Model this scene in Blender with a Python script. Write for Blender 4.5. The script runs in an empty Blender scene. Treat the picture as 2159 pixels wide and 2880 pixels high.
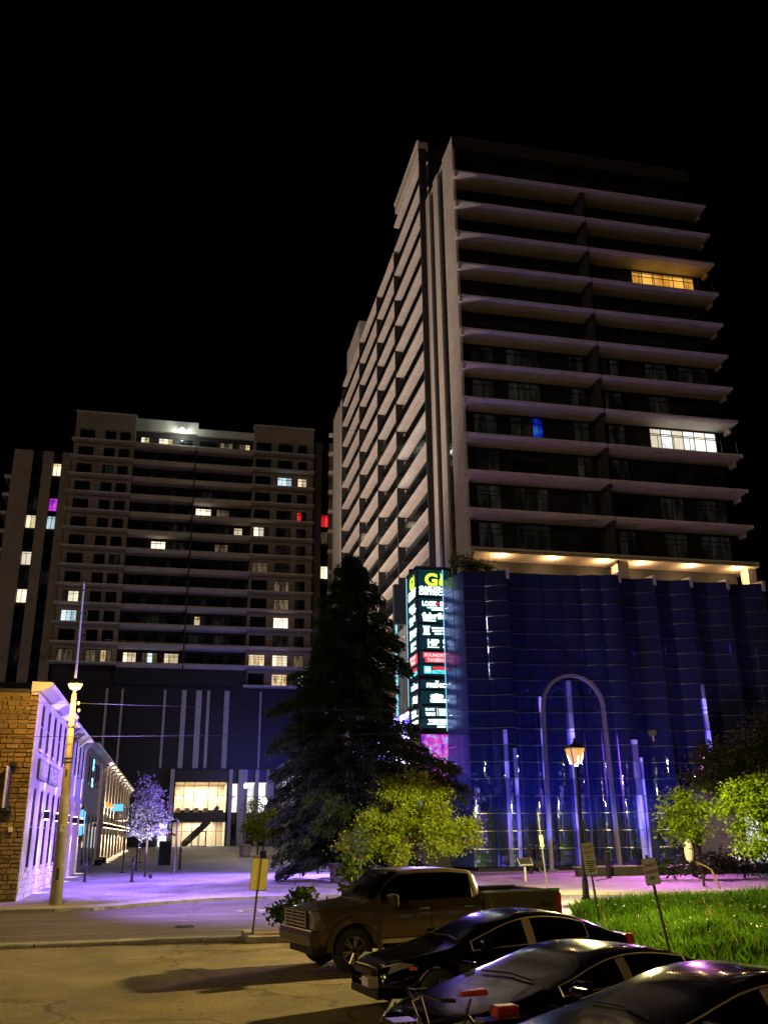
import bpy, math, random
import numpy as np
from mathutils import Matrix, Vector
R = math.radians
random.seed(7)
rng = np.random.default_rng(7)
S = bpy.context.scene
COL = S.collection

# ------------------------------------------------------------------ camera
cam = bpy.data.cameras.new('camera')
cam.lens = 32.39; cam.sensor_width = 36; cam.sensor_fit = 'AUTO'
cam.clip_start = 0.1; cam.clip_end = 3000
camo = bpy.data.objects.new('camera', cam); COL.objects.link(camo)
_y, _p, _r = R(12.497), R(19.344), R(-0.587)
_f = Vector((math.sin(_y)*math.cos(_p), math.cos(_y)*math.cos(_p), math.sin(_p)))
_ri = Vector((math.cos(_y), -math.sin(_y), 0)); _up = _ri.cross(_f)
_ri2 = math.cos(_r)*_ri + math.sin(_r)*_up; _up2 = -math.sin(_r)*_ri + math.cos(_r)*_up
_m = Matrix((_ri2, _up2, -_f)).transposed().to_4x4(); _m.translation = (0, 0, 2.6)
camo.matrix_world = _m
S.camera = camo

# ------------------------------------------------------------------ world (night sky) and an added sun lamp standing in for town glow
W = bpy.data.worlds.new('World'); S.world = W; W.use_nodes = True
nt = W.node_tree; bg = nt.nodes['Background']
sky = nt.nodes.new('ShaderNodeTexSky'); sky.sky_type = 'NISHITA'; sky.sun_disc = False
sky.sun_elevation = R(-6); sky.sun_rotation = R(200)
nt.links.new(sky.outputs[0], bg.inputs[0]); bg.inputs[1].default_value = 0.02
sun = bpy.data.lights.new('town_glow', 'SUN'); sun.energy = 0.30; sun.angle = R(8); sun.color = (1.0, 0.76, 0.54)
suno = bpy.data.objects.new('town_glow', sun); COL.objects.link(suno)
_d = Vector((0.87, 0.46, -0.16)); suno.rotation_euler = _d.to_track_quat('-Z', 'Y').to_euler()
vs = S.view_settings
vs.view_transform = 'Standard'; vs.look = 'None'; vs.exposure = 0.0; vs.gamma = 1.0; vs.use_curve_mapping = False
S.render.engine = 'CYCLES'
S.cycles.use_denoising = True
S.cycles.max_bounces = 6; S.cycles.diffuse_bounces = 2; S.cycles.glossy_bounces = 4; S.cycles.transmission_bounces = 4; S.cycles.transparent_max_bounces = 12
S.cycles.sample_clamp_indirect = 4.0
S.cycles.caustics_reflective = False; S.cycles.caustics_refractive = False

# ------------------------------------------------------------------ materials
M = {}
def _new(name):
    m = bpy.data.materials.new(name); m.use_nodes = True; M[name] = m
    return m, m.node_tree, m.node_tree.nodes['Principled BSDF']
def _ramp(nt, fac, cols):
    r = nt.nodes.new('ShaderNodeValToRGB'); nt.links.new(fac, r.inputs[0])
    e = r.color_ramp.elements
    while len(e) < len(cols): e.new(0.5)
    for k, (p, c) in enumerate(cols): e[k].position = p; e[k].color = (*c, 1)
    return r.outputs[0]
def _noise(nt, scale, detail=4, rough=0.6, vec=None, stretch=None, coord='Object'):
    t = nt.nodes.new('ShaderNodeTexCoord'); n = nt.nodes.new('ShaderNodeTexNoise')
    n.inputs['Scale'].default_value = scale; n.inputs['Detail'].default_value = detail; n.inputs['Roughness'].default_value = rough
    src = t.outputs[coord]
    if stretch:
        mp = nt.nodes.new('ShaderNodeMapping'); mp.inputs['Scale'].default_value = stretch
        nt.links.new(src, mp.inputs[0]); src = mp.outputs[0]
    nt.links.new(src, n.inputs['Vector']); return n.outputs['Fac']
def mat(name, col, rough=0.7, metal=0.0, var=0.25, scale=3.0, bump=0.0, bscale=20.0, spec=0.5, coat=0.0, stretch=None, var2=None, objvar=0.0, trans=0.0):
    m, nt, b = _new(name)
    c = np.array(col)
    lo = tuple(c*(1-var)); hi = tuple(np.minimum(c*(1+var), 1))
    out = _ramp(nt, _noise(nt, scale, 6, 0.65, stretch=stretch), [(0.3, lo), (0.7, hi)])
    if var2:                                    # second, larger patches of wear
        mx = nt.nodes.new('ShaderNodeMix'); mx.data_type = 'RGBA'; mx.blend_type = 'MULTIPLY'
        mx.inputs['Factor'].default_value = 1.0
        o2 = _ramp(nt, _noise(nt, var2[0], 5, 0.6), [(0.38, (var2[1],)*3), (0.62, (1, 1, 1))])
        nt.links.new(out, mx.inputs['A']); nt.links.new(o2, mx.inputs['B']); out = mx.outputs['Result']
    if objvar:
        oi = nt.nodes.new('ShaderNodeObjectInfo'); mx = nt.nodes.new('ShaderNodeMix'); mx.data_type = 'RGBA'; mx.blend_type = 'MULTIPLY'
        mx.inputs['Factor'].default_value = 1.0
        o2 = _ramp(nt, oi.outputs['Random'], [(0, (1-objvar,)*3), (1, (1, 1, 1))])
        nt.links.new(out, mx.inputs['A']); nt.links.new(o2, mx.inputs['B']); out = mx.outputs['Result']
    nt.links.new(out, b.inputs['Base Color'])
    b.inputs['Roughness'].default_value = rough; b.inputs['Metallic'].default_value = metal
    b.inputs['Specular IOR Level'].default_value = spec; b.inputs['Coat Weight'].default_value = coat; b.inputs['Coat Roughness'].default_value = 0.04
    if bump:
        bp = nt.nodes.new('ShaderNodeBump'); bp.inputs['Strength'].default_value = bump; bp.inputs['Distance'].default_value = 0.02
        nt.links.new(_noise(nt, bscale, 5, 0.7), bp.inputs['Height']); nt.links.new(bp.outputs[0], b.inputs['Normal'])
    return m
def emis(name, col, strength, var=0.0, scale=2.0, stretch=None, base=(0.02, 0.02, 0.02), cols=None, sample=False, rough=0.3):
    m, nt, b = _new(name)
    b.inputs['Base Color'].default_value = (*base, 1); b.inputs['Roughness'].default_value = rough
    if cols or var:
        if not cols:
            c = np.array(col); cols = [(0.32, tuple(c*(1-var))), (0.6, tuple(c))]
        t = nt.nodes.new('ShaderNodeTexCoord'); oi = nt.nodes.new('ShaderNodeObjectInfo'); va = nt.nodes.new('ShaderNodeVectorMath'); va.operation = 'MULTIPLY_ADD'
        nt.links.new(oi.outputs['Random'], va.inputs[0]); va.inputs[1].default_value = (0, 0, 0) if name.startswith('led_') else (41, 67, 23); nt.links.new(t.outputs['Object'], va.inputs[2])
        n = nt.nodes.new('ShaderNodeTexNoise'); n.inputs['Scale'].default_value = scale; n.inputs['Detail'].default_value = 3
        mp = nt.nodes.new('ShaderNodeMapping'); mp.inputs['Scale'].default_value = stretch or (1, 1, 1)
        nt.links.new(va.outputs[0], mp.inputs[0]); nt.links.new(mp.outputs[0], n.inputs['Vector'])
        nt.links.new(_ramp(nt, n.outputs['Fac'], cols), b.inputs['Emission Color'])
        if name.startswith(('lit', 'dark_room')):
            mr = nt.nodes.new('ShaderNodeMapRange'); mr.inputs['To Min'].default_value = strength*0.45; mr.inputs['To Max'].default_value = strength*1.25
            nt.links.new(oi.outputs['Random'], mr.inputs['Value']); nt.links.new(mr.outputs[0], b.inputs['Emission Strength'])
    else: b.inputs['Emission Color'].default_value = (*col, 1)
    b.inputs['Emission Strength'].default_value = strength
    m.cycles.emission_sampling = 'AUTO' if sample else 'NONE'
    return m

mat('precast', (0.56, 0.50, 0.44), 0.85, var=0.10, scale=1.3, bump=0.15, bscale=9, var2=(0.35, 0.86))
mat('soffit', (0.60, 0.53, 0.47), 0.85, var=0.08, scale=2.0, var2=(0.5, 0.88))
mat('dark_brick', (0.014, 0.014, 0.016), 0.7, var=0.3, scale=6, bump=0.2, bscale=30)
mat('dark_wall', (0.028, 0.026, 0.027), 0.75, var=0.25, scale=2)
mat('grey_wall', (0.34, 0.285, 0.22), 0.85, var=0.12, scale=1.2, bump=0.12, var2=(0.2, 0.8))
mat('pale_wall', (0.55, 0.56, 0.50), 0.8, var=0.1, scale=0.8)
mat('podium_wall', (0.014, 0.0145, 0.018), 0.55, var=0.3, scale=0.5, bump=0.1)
mat('mid_panel', (0.26, 0.24, 0.26), 0.6, var=0.12, scale=0.6, var2=(0.3, 0.85))
mat('side_glass', (0.07, 0.09, 0.30), 0.22, metal=0.4, var=0.15, scale=1.5)
mat('frame_black', (0.012, 0.012, 0.013), 0.45, var=0.1)
mat('frame_grey', (0.20, 0.20, 0.21), 0.4, metal=0.6, var=0.1)
mat('window_glass', (0.008, 0.010, 0.012), 0.06, var=0.1, spec=0.6)
mat('steel', (0.40, 0.40, 0.46), 0.30, metal=0.8, var=0.15, scale=5)
mat('arch_steel', (0.30, 0.29, 0.31), 0.5, metal=0.2, var=0.12, scale=3)
mat('chrome', (0.75, 0.75, 0.76), 0.12, metal=1.0, var=0.05)
mat('black_paint', (0.010, 0.010, 0.011), 0.4, var=0.2, scale=5)
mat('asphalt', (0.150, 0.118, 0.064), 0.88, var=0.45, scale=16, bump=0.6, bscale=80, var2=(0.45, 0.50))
mat('road_asphalt', (0.135, 0.125, 0.13), 0.8, var=0.35, scale=12, bump=0.4, bscale=60, var2=(0.22, 0.62))
mat('kerb_concrete', (0.30, 0.28, 0.25), 0.85, var=0.22, scale=6, bump=0.3, bscale=30, var2=(1.1, 0.7))
mat('line_paint', (0.55, 0.52, 0.45), 0.7, var=0.3, scale=9)
mat('rail_steel', (0.30, 0.28, 0.27), 0.4, metal=0.5, var=0.2)
mat('ground_soil', (0.035, 0.03, 0.025), 0.95, var=0.3, scale=1)
mat('bank_soil', (0.035, 0.04, 0.015), 0.95, var=0.4, scale=4, bump=0.5)
mat('mulch', (0.16, 0.085, 0.03), 0.95, var=0.5, scale=14, bump=0.8, bscale=30)
mat('stone_tan', (0.22, 0.145, 0.062), 0.95, var=0.55, scale=11, bump=0.9, bscale=18, objvar=0.5)
mat('stone_pale', (0.52, 0.49, 0.47), 0.9, var=0.2, scale=4, bump=0.5, bscale=14, objvar=0.22)
mat('mortar', (0.16, 0.115, 0.06), 0.95, var=0.3, scale=7, bump=0.5, bscale=20)
mat('stone_wall', (0.46, 0.43, 0.42), 0.9, var=0.22, scale=3.0, bump=0.7, bscale=8, var2=(0.6, 0.72))
mat('render_dark', (0.17, 0.165, 0.16), 0.9, var=0.15, scale=1.5)
mat('stone_brown', (0.42, 0.34, 0.25), 0.9, var=0.25, scale=4, bump=0.6, bscale=12)
mat('cornice_paint', (0.50, 0.48, 0.47), 0.6, var=0.1)
mat('concrete_pole', (0.34, 0.29, 0.20), 0.85, var=0.2, scale=4, bump=0.25, bscale=25)
mat('mast_metal', (0.45, 0.43, 0.50), 0.35, metal=0.5, var=0.15)
mat('bark', (0.075, 0.055, 0.035), 0.95, var=0.35, scale=8, bump=0.8, bscale=18)
mat('sign_white', (0.55, 0.56, 0.52), 0.45, var=0.08, scale=6)
mat('sign_red', (0.32, 0.04, 0.03), 0.5, var=0.15)
mat('sign_black', (0.02, 0.02, 0.02), 0.5, var=0.1)
mat('sign_yellow', (0.88, 0.82, 0.24), 0.5, var=0.06)
mat('sign_olive', (0.05, 0.045, 0.025), 0.6, var=0.3)
mat('post_galv', (0.16, 0.15, 0.13), 0.5, metal=0.5, var=0.3, scale=8)
mat('truck_paint', (0.080, 0.054, 0.024), 0.34, metal=0.35, var=0.06, coat=0.45, scale=1)
mat('car_black', (0.003, 0.003, 0.004), 0.14, metal=0.1, var=0.1, spec=0.35, coat=0.2)
mat('car_navy', (0.004, 0.003, 0.008), 0.12, metal=0.1, var=0.1, spec=0.35, coat=0.2)
mat('car_grey', (0.006, 0.005, 0.008), 0.12, metal=0.1, var=0.1, spec=0.4, coat=0.25)
mat('car_glass', (0.002, 0.003, 0.003), 0.12, var=0.1, spec=0.20)
mat('old_glass', (0.005, 0.004, 0.010), 0.7, var=0.2, spec=0.0)
mat('pillar_trim', (0.55, 0.46, 0.30), 0.38, metal=0.45, var=0.1)
mat('bumper_dark', (0.10, 0.09, 0.075), 0.3, metal=0.7, var=0.15)
mat('tyre', (0.012, 0.012, 0.012), 0.85, var=0.2, scale=20)
mat('rim_metal', (0.28, 0.27, 0.26), 0.3, metal=0.8, var=0.2)
mat('plastic_black', (0.012, 0.012, 0.012), 0.55, var=0.2)
mat('headlamp_lens', (0.30, 0.30, 0.30), 0.12, metal=0.5, var=0.3, scale=10)
mat('lamp_amber', (0.45, 0.09, 0.015), 0.2, var=0.2)
mat('lamp_red', (0.30, 0.012, 0.010), 0.2, var=0.2)
mat('red_cloth', (0.26, 0.012, 0.010), 0.6, var=0.2, scale=12)
mat('plate_white', (0.55, 0.57, 0.62), 0.4, var=0.1)
mat('bag_white', (0.70, 0.68, 0.72), 0.5, var=0.1, scale=6)
mat('wood', (0.35, 0.24, 0.12), 0.8, var=0.3, scale=6)
mat('pot_concrete', (0.38, 0.33, 0.33), 0.85, var=0.2, scale=6, bump=0.3)
mat('lobby_wall', (0.68, 0.56, 0.40), 0.8, var=0.06, scale=1)
mat('stair_dark', (0.05, 0.045, 0.04), 0.6, var=0.2)
mat('chair_tan', (0.45, 0.28, 0.15), 0.7, var=0.2)
mat('insulator', (0.25, 0.22, 0.3), 0.4, var=0.1)
mat('wire', (0.005, 0.005, 0.005), 0.6, var=0.1)
mat('pixel_dark', (0.01, 0.011, 0.014), 0.4, var=0.1)
mat('sign_housing', (0.05, 0.06, 0.075), 0.4, var=0.1, metal=0.3)

def cracks(name, scale, width, dark):            # thin dark cracks over an existing surface colour
    m = M[name]; nt = m.node_tree; b = nt.nodes['Principled BSDF']; src = b.inputs['Base Color'].links[0].from_socket
    tc = nt.nodes.new('ShaderNodeTexCoord'); nz = nt.nodes.new('ShaderNodeTexNoise'); nz.inputs['Scale'].default_value = 1.1; nz.inputs['Detail'].default_value = 6
    nt.links.new(tc.outputs['Object'], nz.inputs['Vector'])
    ad = nt.nodes.new('ShaderNodeMix'); ad.data_type = 'VECTOR'; ad.inputs['Factor'].default_value = 0.55
    nt.links.new(tc.outputs['Object'], ad.inputs['A']); nt.links.new(nz.outputs['Color'], ad.inputs['B'])
    v = nt.nodes.new('ShaderNodeTexVoronoi'); v.feature = 'DISTANCE_TO_EDGE'; v.inputs['Scale'].default_value = scale; nt.links.new(ad.outputs['Result'], v.inputs['Vector'])
    mx = nt.nodes.new('ShaderNodeMix'); mx.data_type = 'RGBA'; mx.blend_type = 'MULTIPLY'; mx.inputs['Factor'].default_value = 1
    nt.links.new(src, mx.inputs['A']); nt.links.new(_ramp(nt, v.outputs['Distance'], [(0.0, (dark,)*3), (width, (1, 1, 1))]), mx.inputs['B'])
    nt.links.new(mx.outputs['Result'], b.inputs['Base Color'])
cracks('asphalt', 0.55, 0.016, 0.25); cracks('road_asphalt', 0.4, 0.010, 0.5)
# leaf materials: diffuse + a little translucency and sheen, colour varies leaf clump to leaf clump
def leafmat(name, col, var=0.45, scale=2.5, rough=0.5):
    m, nt, b = _new(name); c = np.array(col)
    out = _ramp(nt, _noise(nt, scale, 5, 0.7), [(0.28, tuple(c*(1-var))), (0.5, tuple(c)), (0.72, tuple(np.minimum(c*(1+var*1.4), 1)))])
    nt.links.new(out, b.inputs['Base Color']); b.inputs['Roughness'].default_value = rough; b.inputs['Specular IOR Level'].default_value = 0.15
    tr = nt.nodes.new('ShaderNodeBsdfTranslucent'); nt.links.new(out, tr.inputs[0])
    mx = nt.nodes.new('ShaderNodeMixShader'); mx.inputs[0].default_value = 0.25
    nt.links.new(b.outputs[0], mx.inputs[1]); nt.links.new(tr.outputs[0], mx.inputs[2])
    nt.links.new(mx.outputs[0], nt.nodes['Material Output'].inputs[0])
    return m
leafmat('spruce_needles', (0.030, 0.050, 0.016), 0.6)
leafmat('maple_leaves', (0.19, 0.25, 0.010), 0.65)
leafmat('shrub_leaves', (0.050, 0.085, 0.012))
leafmat('right_leaves', (0.15, 0.23, 0.012), 0.65)
leafmat('dull_leaves', (0.050, 0.068, 0.016))
leafmat('silver_leaves', (0.30, 0.30, 0.31), 0.35)
leafmat('grass_blades', (0.062, 0.15, 0.008), 0.85, 0.8)
leafmat('weed_leaves', (0.060, 0.115, 0.012), 0.7, 1.6)
leafmat('grass_dry', (0.16, 0.15, 0.04), 0.5, 1.2)

# podium glass: dark blue reflective glazing, slightly uneven
m, nt, b = _new('podium_glass')
b.inputs['Base Color'].default_value = (0.16, 0.20, 0.56, 1); b.inputs['Metallic'].default_value = 0.86; b.inputs['Roughness'].default_value = 0.045
bp = nt.nodes.new('ShaderNodeBump'); bp.inputs['Strength'].default_value = 0.10; bp.inputs['Distance'].default_value = 0.25
nt.links.new(_noise(nt, 0.9, 2, 0.5), bp.inputs['Height']); nt.links.new(bp.outputs[0], b.inputs['Normal'])
# clear glass for the lobby
m, nt, b = _new('clear_glass')
tr = nt.nodes.new('ShaderNodeBsdfTransparent'); tr.inputs[0].default_value = (0.93, 0.95, 0.94, 1)
gl = nt.nodes.new('ShaderNodeBsdfGlossy'); gl.inputs['Roughness'].default_value = 0.02
mx = nt.nodes.new('ShaderNodeMixShader'); mx.inputs[0].default_value = 0.06
nt.links.new(tr.outputs[0], mx.inputs[1]); nt.links.new(gl.outputs[0], mx.inputs[2]); nt.links.new(mx.outputs[0], nt.nodes['Material Output'].inputs[0])
# plaza paving: small setts
m, nt, b = _new('plaza_pavers')
tc = nt.nodes.new('ShaderNodeTexCoord'); br = nt.nodes.new('ShaderNodeTexBrick'); br.inputs['Scale'].default_value = 1.0
br.inputs['Brick Width'].default_value = 0.6; br.inputs['Row Height'].default_value = 0.3; br.inputs['Mortar Size'].default_value = 0.012
br.inputs['Color1'].default_value = (0.40, 0.38, 0.37, 1); br.inputs['Color2'].default_value = (0.27, 0.25, 0.25, 1); br.inputs['Mortar'].default_value = (0.12, 0.11, 0.11, 1)
nt.links.new(tc.outputs['Object'], br.inputs['Vector'])
mx = nt.nodes.new('ShaderNodeMix'); mx.data_type = 'RGBA'; mx.blend_type = 'MULTIPLY'; mx.inputs['Factor'].default_value = 1
nt.links.new(br.outputs[0], mx.inputs['A']); nt.links.new(_ramp(nt, _noise(nt, 0.35, 6, 0.65), [(0.35, (0.55,)*3), (0.6, (1, 1, 1))]), mx.inputs['B'])
nt.links.new(mx.outputs['Result'], b.inputs['Base Color']); b.inputs['Roughness'].default_value = 0.7
bp = nt.nodes.new('ShaderNodeBump'); bp.inputs['Strength'].default_value = 0.5; bp.inputs['Distance'].default_value = 0.02
nt.links.new(br.outputs['Fac'], bp.inputs['Height']); bp.invert = True; nt.links.new(bp.outputs[0], b.inputs['Normal'])

# things that give off light
emis('lit_warm', (1.0, 0.78, 0.45), 1.15, cols=[(0.30, (0.35, 0.20, 0.07)), (0.45, (0.95, 0.72, 0.38)), (0.62, (1.0, 0.90, 0.68))], scale=0.9, stretch=(2.2, 1, 0.5))
emis('lit_bright', (1.0, 0.90, 0.70), 1.5, cols=[(0.28, (0.8, 0.55, 0.25)), (0.5, (1.0, 0.9, 0.68))], scale=0.8, stretch=(2.5, 1, 0.4))
emis('lit_dim', (0.5, 0.38, 0.24), 0.22, cols=[(0.35, (0.08, 0.06, 0.04)), (0.6, (0.75, 0.55, 0.32))], scale=0.8, stretch=(2.5, 1, 0.5))
emis('lit_cool', (0.62, 0.85, 1.0), 1.1, cols=[(0.3, (0.25, 0.5, 0.75)), (0.55, (0.75, 0.92, 1.0))], scale=0.9, stretch=(2.0, 1, 0.6))
emis('lit_orange', (1.0, 0.42, 0.05), 1.0, cols=[(0.3, (0.7, 0.24, 0.02)), (0.55, (1.0, 0.50, 0.08))], scale=0.7, stretch=(2.0, 1, 0.5))
emis('lit_purple', (0.75, 0.02, 1.0), 1.3, cols=[(0.3, (0.35, 0.0, 0.7)), (0.6, (0.95, 0.10, 1.0))], scale=1.2)
emis('lit_red', (1.0, 0.02, 0.03), 1.2, cols=[(0.3, (0.5, 0.0, 0.01)), (0.5, (1.0, 0.03, 0.04))], scale=1.0)
emis('lit_blue', (0.01, 0.02, 0.9), 0.7, cols=[(0.40, (0.0, 0.0, 0.04)), (0.55, (0.0, 0.02, 0.8)), (0.72, (0.05, 0.25, 1.0))], scale=0.9)
emis('dark_room', (0.02, 0.02, 0.02), 0.35, cols=[(0.42, (0.002, 0.003, 0.003)), (0.7, (0.05, 0.045, 0.035))], scale=0.5, stretch=(2.0, 1, 0.6))
emis('downlight', (1.0, 0.80, 0.50), 30)
emis('bulb_sodium', (1.0, 0.50, 0.08), 9)
emis('bulb_warm', (1.0, 0.78, 0.42), 22)
emis('bulb_white', (0.95, 0.97, 1.0), 25)
emis('flame', (1.0, 0.35, 0.08), 8)
m, nt, b = _new('lantern_glass')
tr = nt.nodes.new('ShaderNodeBsdfTransparent'); em = nt.nodes.new('ShaderNodeEmission'); em.inputs[0].default_value = (1.0, 0.52, 0.12, 1); em.inputs[1].default_value = 1.6
mx = nt.nodes.new('ShaderNodeMixShader'); mx.inputs[0].default_value = 0.35
nt.links.new(tr.outputs[0], mx.inputs[1]); nt.links.new(em.outputs[0], mx.inputs[2]); nt.links.new(mx.outputs[0], nt.nodes['Material Output'].inputs[0]); m.cycles.emission_sampling = 'NONE'
emis('sign_white_light', (0.72, 0.98, 0.95), 2.6)
emis('sign_lime', (0.60, 1.0, 0.04), 2.0)
emis('sign_red_light', (1.0, 0.03, 0.06), 1.8)
emis('sign_pink_text', (1.0, 0.55, 0.55), 1.7)
emis('sign_cyan', (0.10, 0.75, 0.95), 1.8)
emis('sign_back', (0.02, 0.16, 0.22), 0.16)
emis('led_blue', (0.3, 0.3, 1.0), 9.0, cols=[(0.33, (0.02, 0.02, 0.7)), (0.46, (0.20, 0.15, 1.0)), (0.56, (0.75, 0.75, 1.0)), (0.7, (0.12, 0.08, 0.95))], scale=0.8, sample=True)
emis('led_pink', (1.0, 0.1, 0.7), 1.0, cols=[(0.30, (0.03, 0.01, 0.35)), (0.42, (0.25, 0.03, 0.8)), (0.50, (0.9, 0.06, 0.35)), (0.58, (0.35, 0.25, 1.0)), (0.72, (0.5, 0.95, 1.0))], scale=2.3, sample=True)
m_ = emis('led_reflection', (0.30, 0.22, 1.0), 0.55, base=(0.2, 0.2, 0.3), cols=[(0.3, (0.02, 0.01, 0.25)), (0.5, (0.22, 0.14, 1.0)), (0.7, (0.62, 0.50, 1.0))], scale=1.3, stretch=(2, 1, 0.35))  # emission stands in for violet plaza light mirrored in the glass
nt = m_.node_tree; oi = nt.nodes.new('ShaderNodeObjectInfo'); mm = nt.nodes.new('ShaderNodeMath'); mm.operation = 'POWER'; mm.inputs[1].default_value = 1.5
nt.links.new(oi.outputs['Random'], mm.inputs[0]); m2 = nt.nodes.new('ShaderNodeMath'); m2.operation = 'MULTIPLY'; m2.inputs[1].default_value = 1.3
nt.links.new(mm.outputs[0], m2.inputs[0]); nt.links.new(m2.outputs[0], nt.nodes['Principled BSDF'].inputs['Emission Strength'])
emis('led_mast', (0.30, 0.28, 1.0), 0.9, base=(0.3, 0.3, 0.4))
emis('neon_cyan', (0.15, 0.75, 1.0), 3.0)
emis('neon_blue', (0.12, 0.50, 1.0), 1.5)
emis('lit_store', (0.95, 0.97, 0.92), 1.6, cols=[(0.3, (0.4, 0.42, 0.4)), (0.55, (0.95, 0.97, 0.92))], scale=0.9)
emis('lit_store_cyan', (0.2, 0.7, 0.95), 1.3)
emis('pipe_light', (0.25, 0.75, 0.9), 1.2)

# ------------------------------------------------------------------ mesh helpers
class MB:
    def __init__(s): s.v = []; s.f = []
    def add(s, vs, fs):
        o = len(s.v); s.v += [tuple(p) for p in vs]; s.f += [tuple(i+o for i in f) for f in fs]; return s
    def box(s, x0, x1, y0, y1, z0, z1):
        return s.add([(x0,y0,z0),(x1,y0,z0),(x1,y1,z0),(x0,y1,z0),(x0,y0,z1),(x1,y0,z1),(x1,y1,z1),(x0,y1,z1)],
                     [(0,3,2,1),(4,5,6,7),(0,1,5,4),(1,2,6,5),(2,3,7,6),(3,0,4,7)])
    def obox(s, c, size, rz=0.0, rx=0.0, ry=0.0):
        m = Matrix.Translation(c) @ Matrix.Rotation(rz, 4, 'Z') @ Matrix.Rotation(ry, 4, 'Y') @ Matrix.Rotation(rx, 4, 'X')
        a, b, c2 = [q/2 for q in size]; t = MB().box(-a, a, -b, b, -c2, c2)
        return s.add([m @ Vector(p) for p in t.v], t.f)
    def tube(s, pts, r, n=8, cap=True):
        pts = [Vector(p) for p in pts]; k = len(pts)
        rs = r if isinstance(r, (list, tuple)) else [r]*k
        vs = []; fs = []; ref = None
        for i, p in enumerate(pts):
            d = (pts[min(i+1, k-1)] - pts[max(i-1, 0)]).normalized()
            if ref is None: ref = Vector((0,0,1)) if abs(d.z) < 0.9 else Vector((1,0,0))
            u = d.cross(ref).normalized(); w = d.cross(u)
            for j in range(n):
                a = 2*math.pi*j/n; vs.append(p + rs[i]*(math.cos(a)*u + math.sin(a)*w))
        for i in range(k-1):
            for j in range(n):
                fs.append((i*n+j, i*n+(j+1) % n, (i+1)*n+(j+1) % n, (i+1)*n+j))
        if cap: fs += [tuple(range(n-1, -1, -1)), tuple(range((k-1)*n, k*n))]
        return s.add(vs, fs)
    def lathe(s, prof, c, n=12):
        vs = []; fs = []; k = len(prof)
        for r, z in prof:
            for j in range(n):
                a = 2*math.pi*j/n; vs.append((c[0]+r*math.cos(a), c[1]+r*math.sin(a), c[2]+z))
        for i in range(k-1):
            for j in range(n): fs.append((i*n+j, i*n+(j+1) % n, (i+1)*n+(j+1) % n, (i+1)*n+j))
        fs += [tuple(range(n-1, -1, -1)), tuple(range((k-1)*n, k*n))]
        return s.add(vs, fs)
    def prism(s, poly, axis, a, b):            # polygon of 2-D points swept along axis from a to b
        def P(p, t):
            return {'x': (t, p[0], p[1]), 'y': (p[0], t, p[1]), 'z': (p[0], p[1], t)}[axis]
        n = len(poly); vs = [P(p, a) for p in poly] + [P(p, b) for p in poly]
        fs = [tuple(range(n-1, -1, -1)), tuple(range(n, 2*n))] + [(i, (i+1) % n, n+(i+1) % n, n+i) for i in range(n)]
        return s.add(vs, fs)
    def build(s, name, m, parent=None, smooth=False, loc=None, bevel=0.0, world=True):
        me = bpy.data.meshes.new(name)
        off = Vector((0, 0, 0))
        if parent is not None and world: off = Vector(parent.get('_o', (0, 0, 0)))
        if loc is not None: off = off + Vector(loc)
        me.from_pydata([(p[0]-off[0], p[1]-off[1], p[2]-off[2]) for p in s.v], [], s.f); me.update()
        return link(name, me, m, parent, smooth, loc, bevel, off)
def link(name, me, m, parent=None, smooth=False, loc=None, bevel=0.0, off=(0, 0, 0)):
    if m and not me.materials: me.materials.append(M[m])
    if smooth: me.polygons.foreach_set('use_smooth', [True]*len(me.polygons))
    o = bpy.data.objects.new(name, me); COL.objects.link(o)
    if loc is not None: o.location = loc
    if parent is not None: o.parent = parent; o['_o'] = tuple(off)
    if bevel:
        bv = o.modifiers.new('bevel', 'BEVEL'); bv.width = bevel; bv.segments = 2; bv.limit_method = 'ANGLE'
    return o
def tag(o, label=None, cat=None, group=None, kind=None):
    if label: o['label'] = label
    if cat: o['category'] = cat
    if group: o['group'] = group
    if kind: o['kind'] = kind
    return o
def thing(name, label, cat, loc=(0, 0, 0), rz=0.0, group=None):
    o = bpy.data.objects.new(name, None); COL.objects.link(o); o.location = loc; o.rotation_euler = (0, 0, rz)
    o.empty_display_size = 0.2; o['_o'] = tuple(loc)
    return tag(o, label, cat, group)
def share(name, me, parent, loc, m=None):      # another object on the same mesh data; loc in world axes
    o = bpy.data.objects.new(name, me); COL.objects.link(o); off = Vector(parent.get('_o', (0, 0, 0)))
    o.parent = parent; o.location = Vector(loc) - off; o['_o'] = tuple(loc)
    return o
def meshof(mb, m):
    me = bpy.data.meshes.new('shared'); me.from_pydata(mb.v, [], mb.f); me.materials.append(M[m]); return me
def quads(name, V, m, parent=None, F=None, smooth=False):  # V: (n,4,3) or (n,3,3) array of separate faces
    n, k, _ = V.shape; off = np.array(parent.get('_o', (0, 0, 0))) if parent is not None else np.zeros(3)
    me = bpy.data.meshes.new(name)
    me.vertices.add(n*k); me.vertices.foreach_set('co', (V.reshape(-1, 3)-off).astype(np.float32).ravel())
    me.loops.add(n*k); me.loops.foreach_set('vertex_index', np.arange(n*k, dtype=np.int32))
    me.polygons.add(n); me.polygons.foreach_set('loop_start', np.arange(0, n*k, k, dtype=np.int32)); me.polygons.foreach_set('loop_total', np.full(n, k, dtype=np.int32))
    me.update(calc_edges=True)
    return link(name, me, m, parent, smooth, off=tuple(off))
_tc = {}
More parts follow.
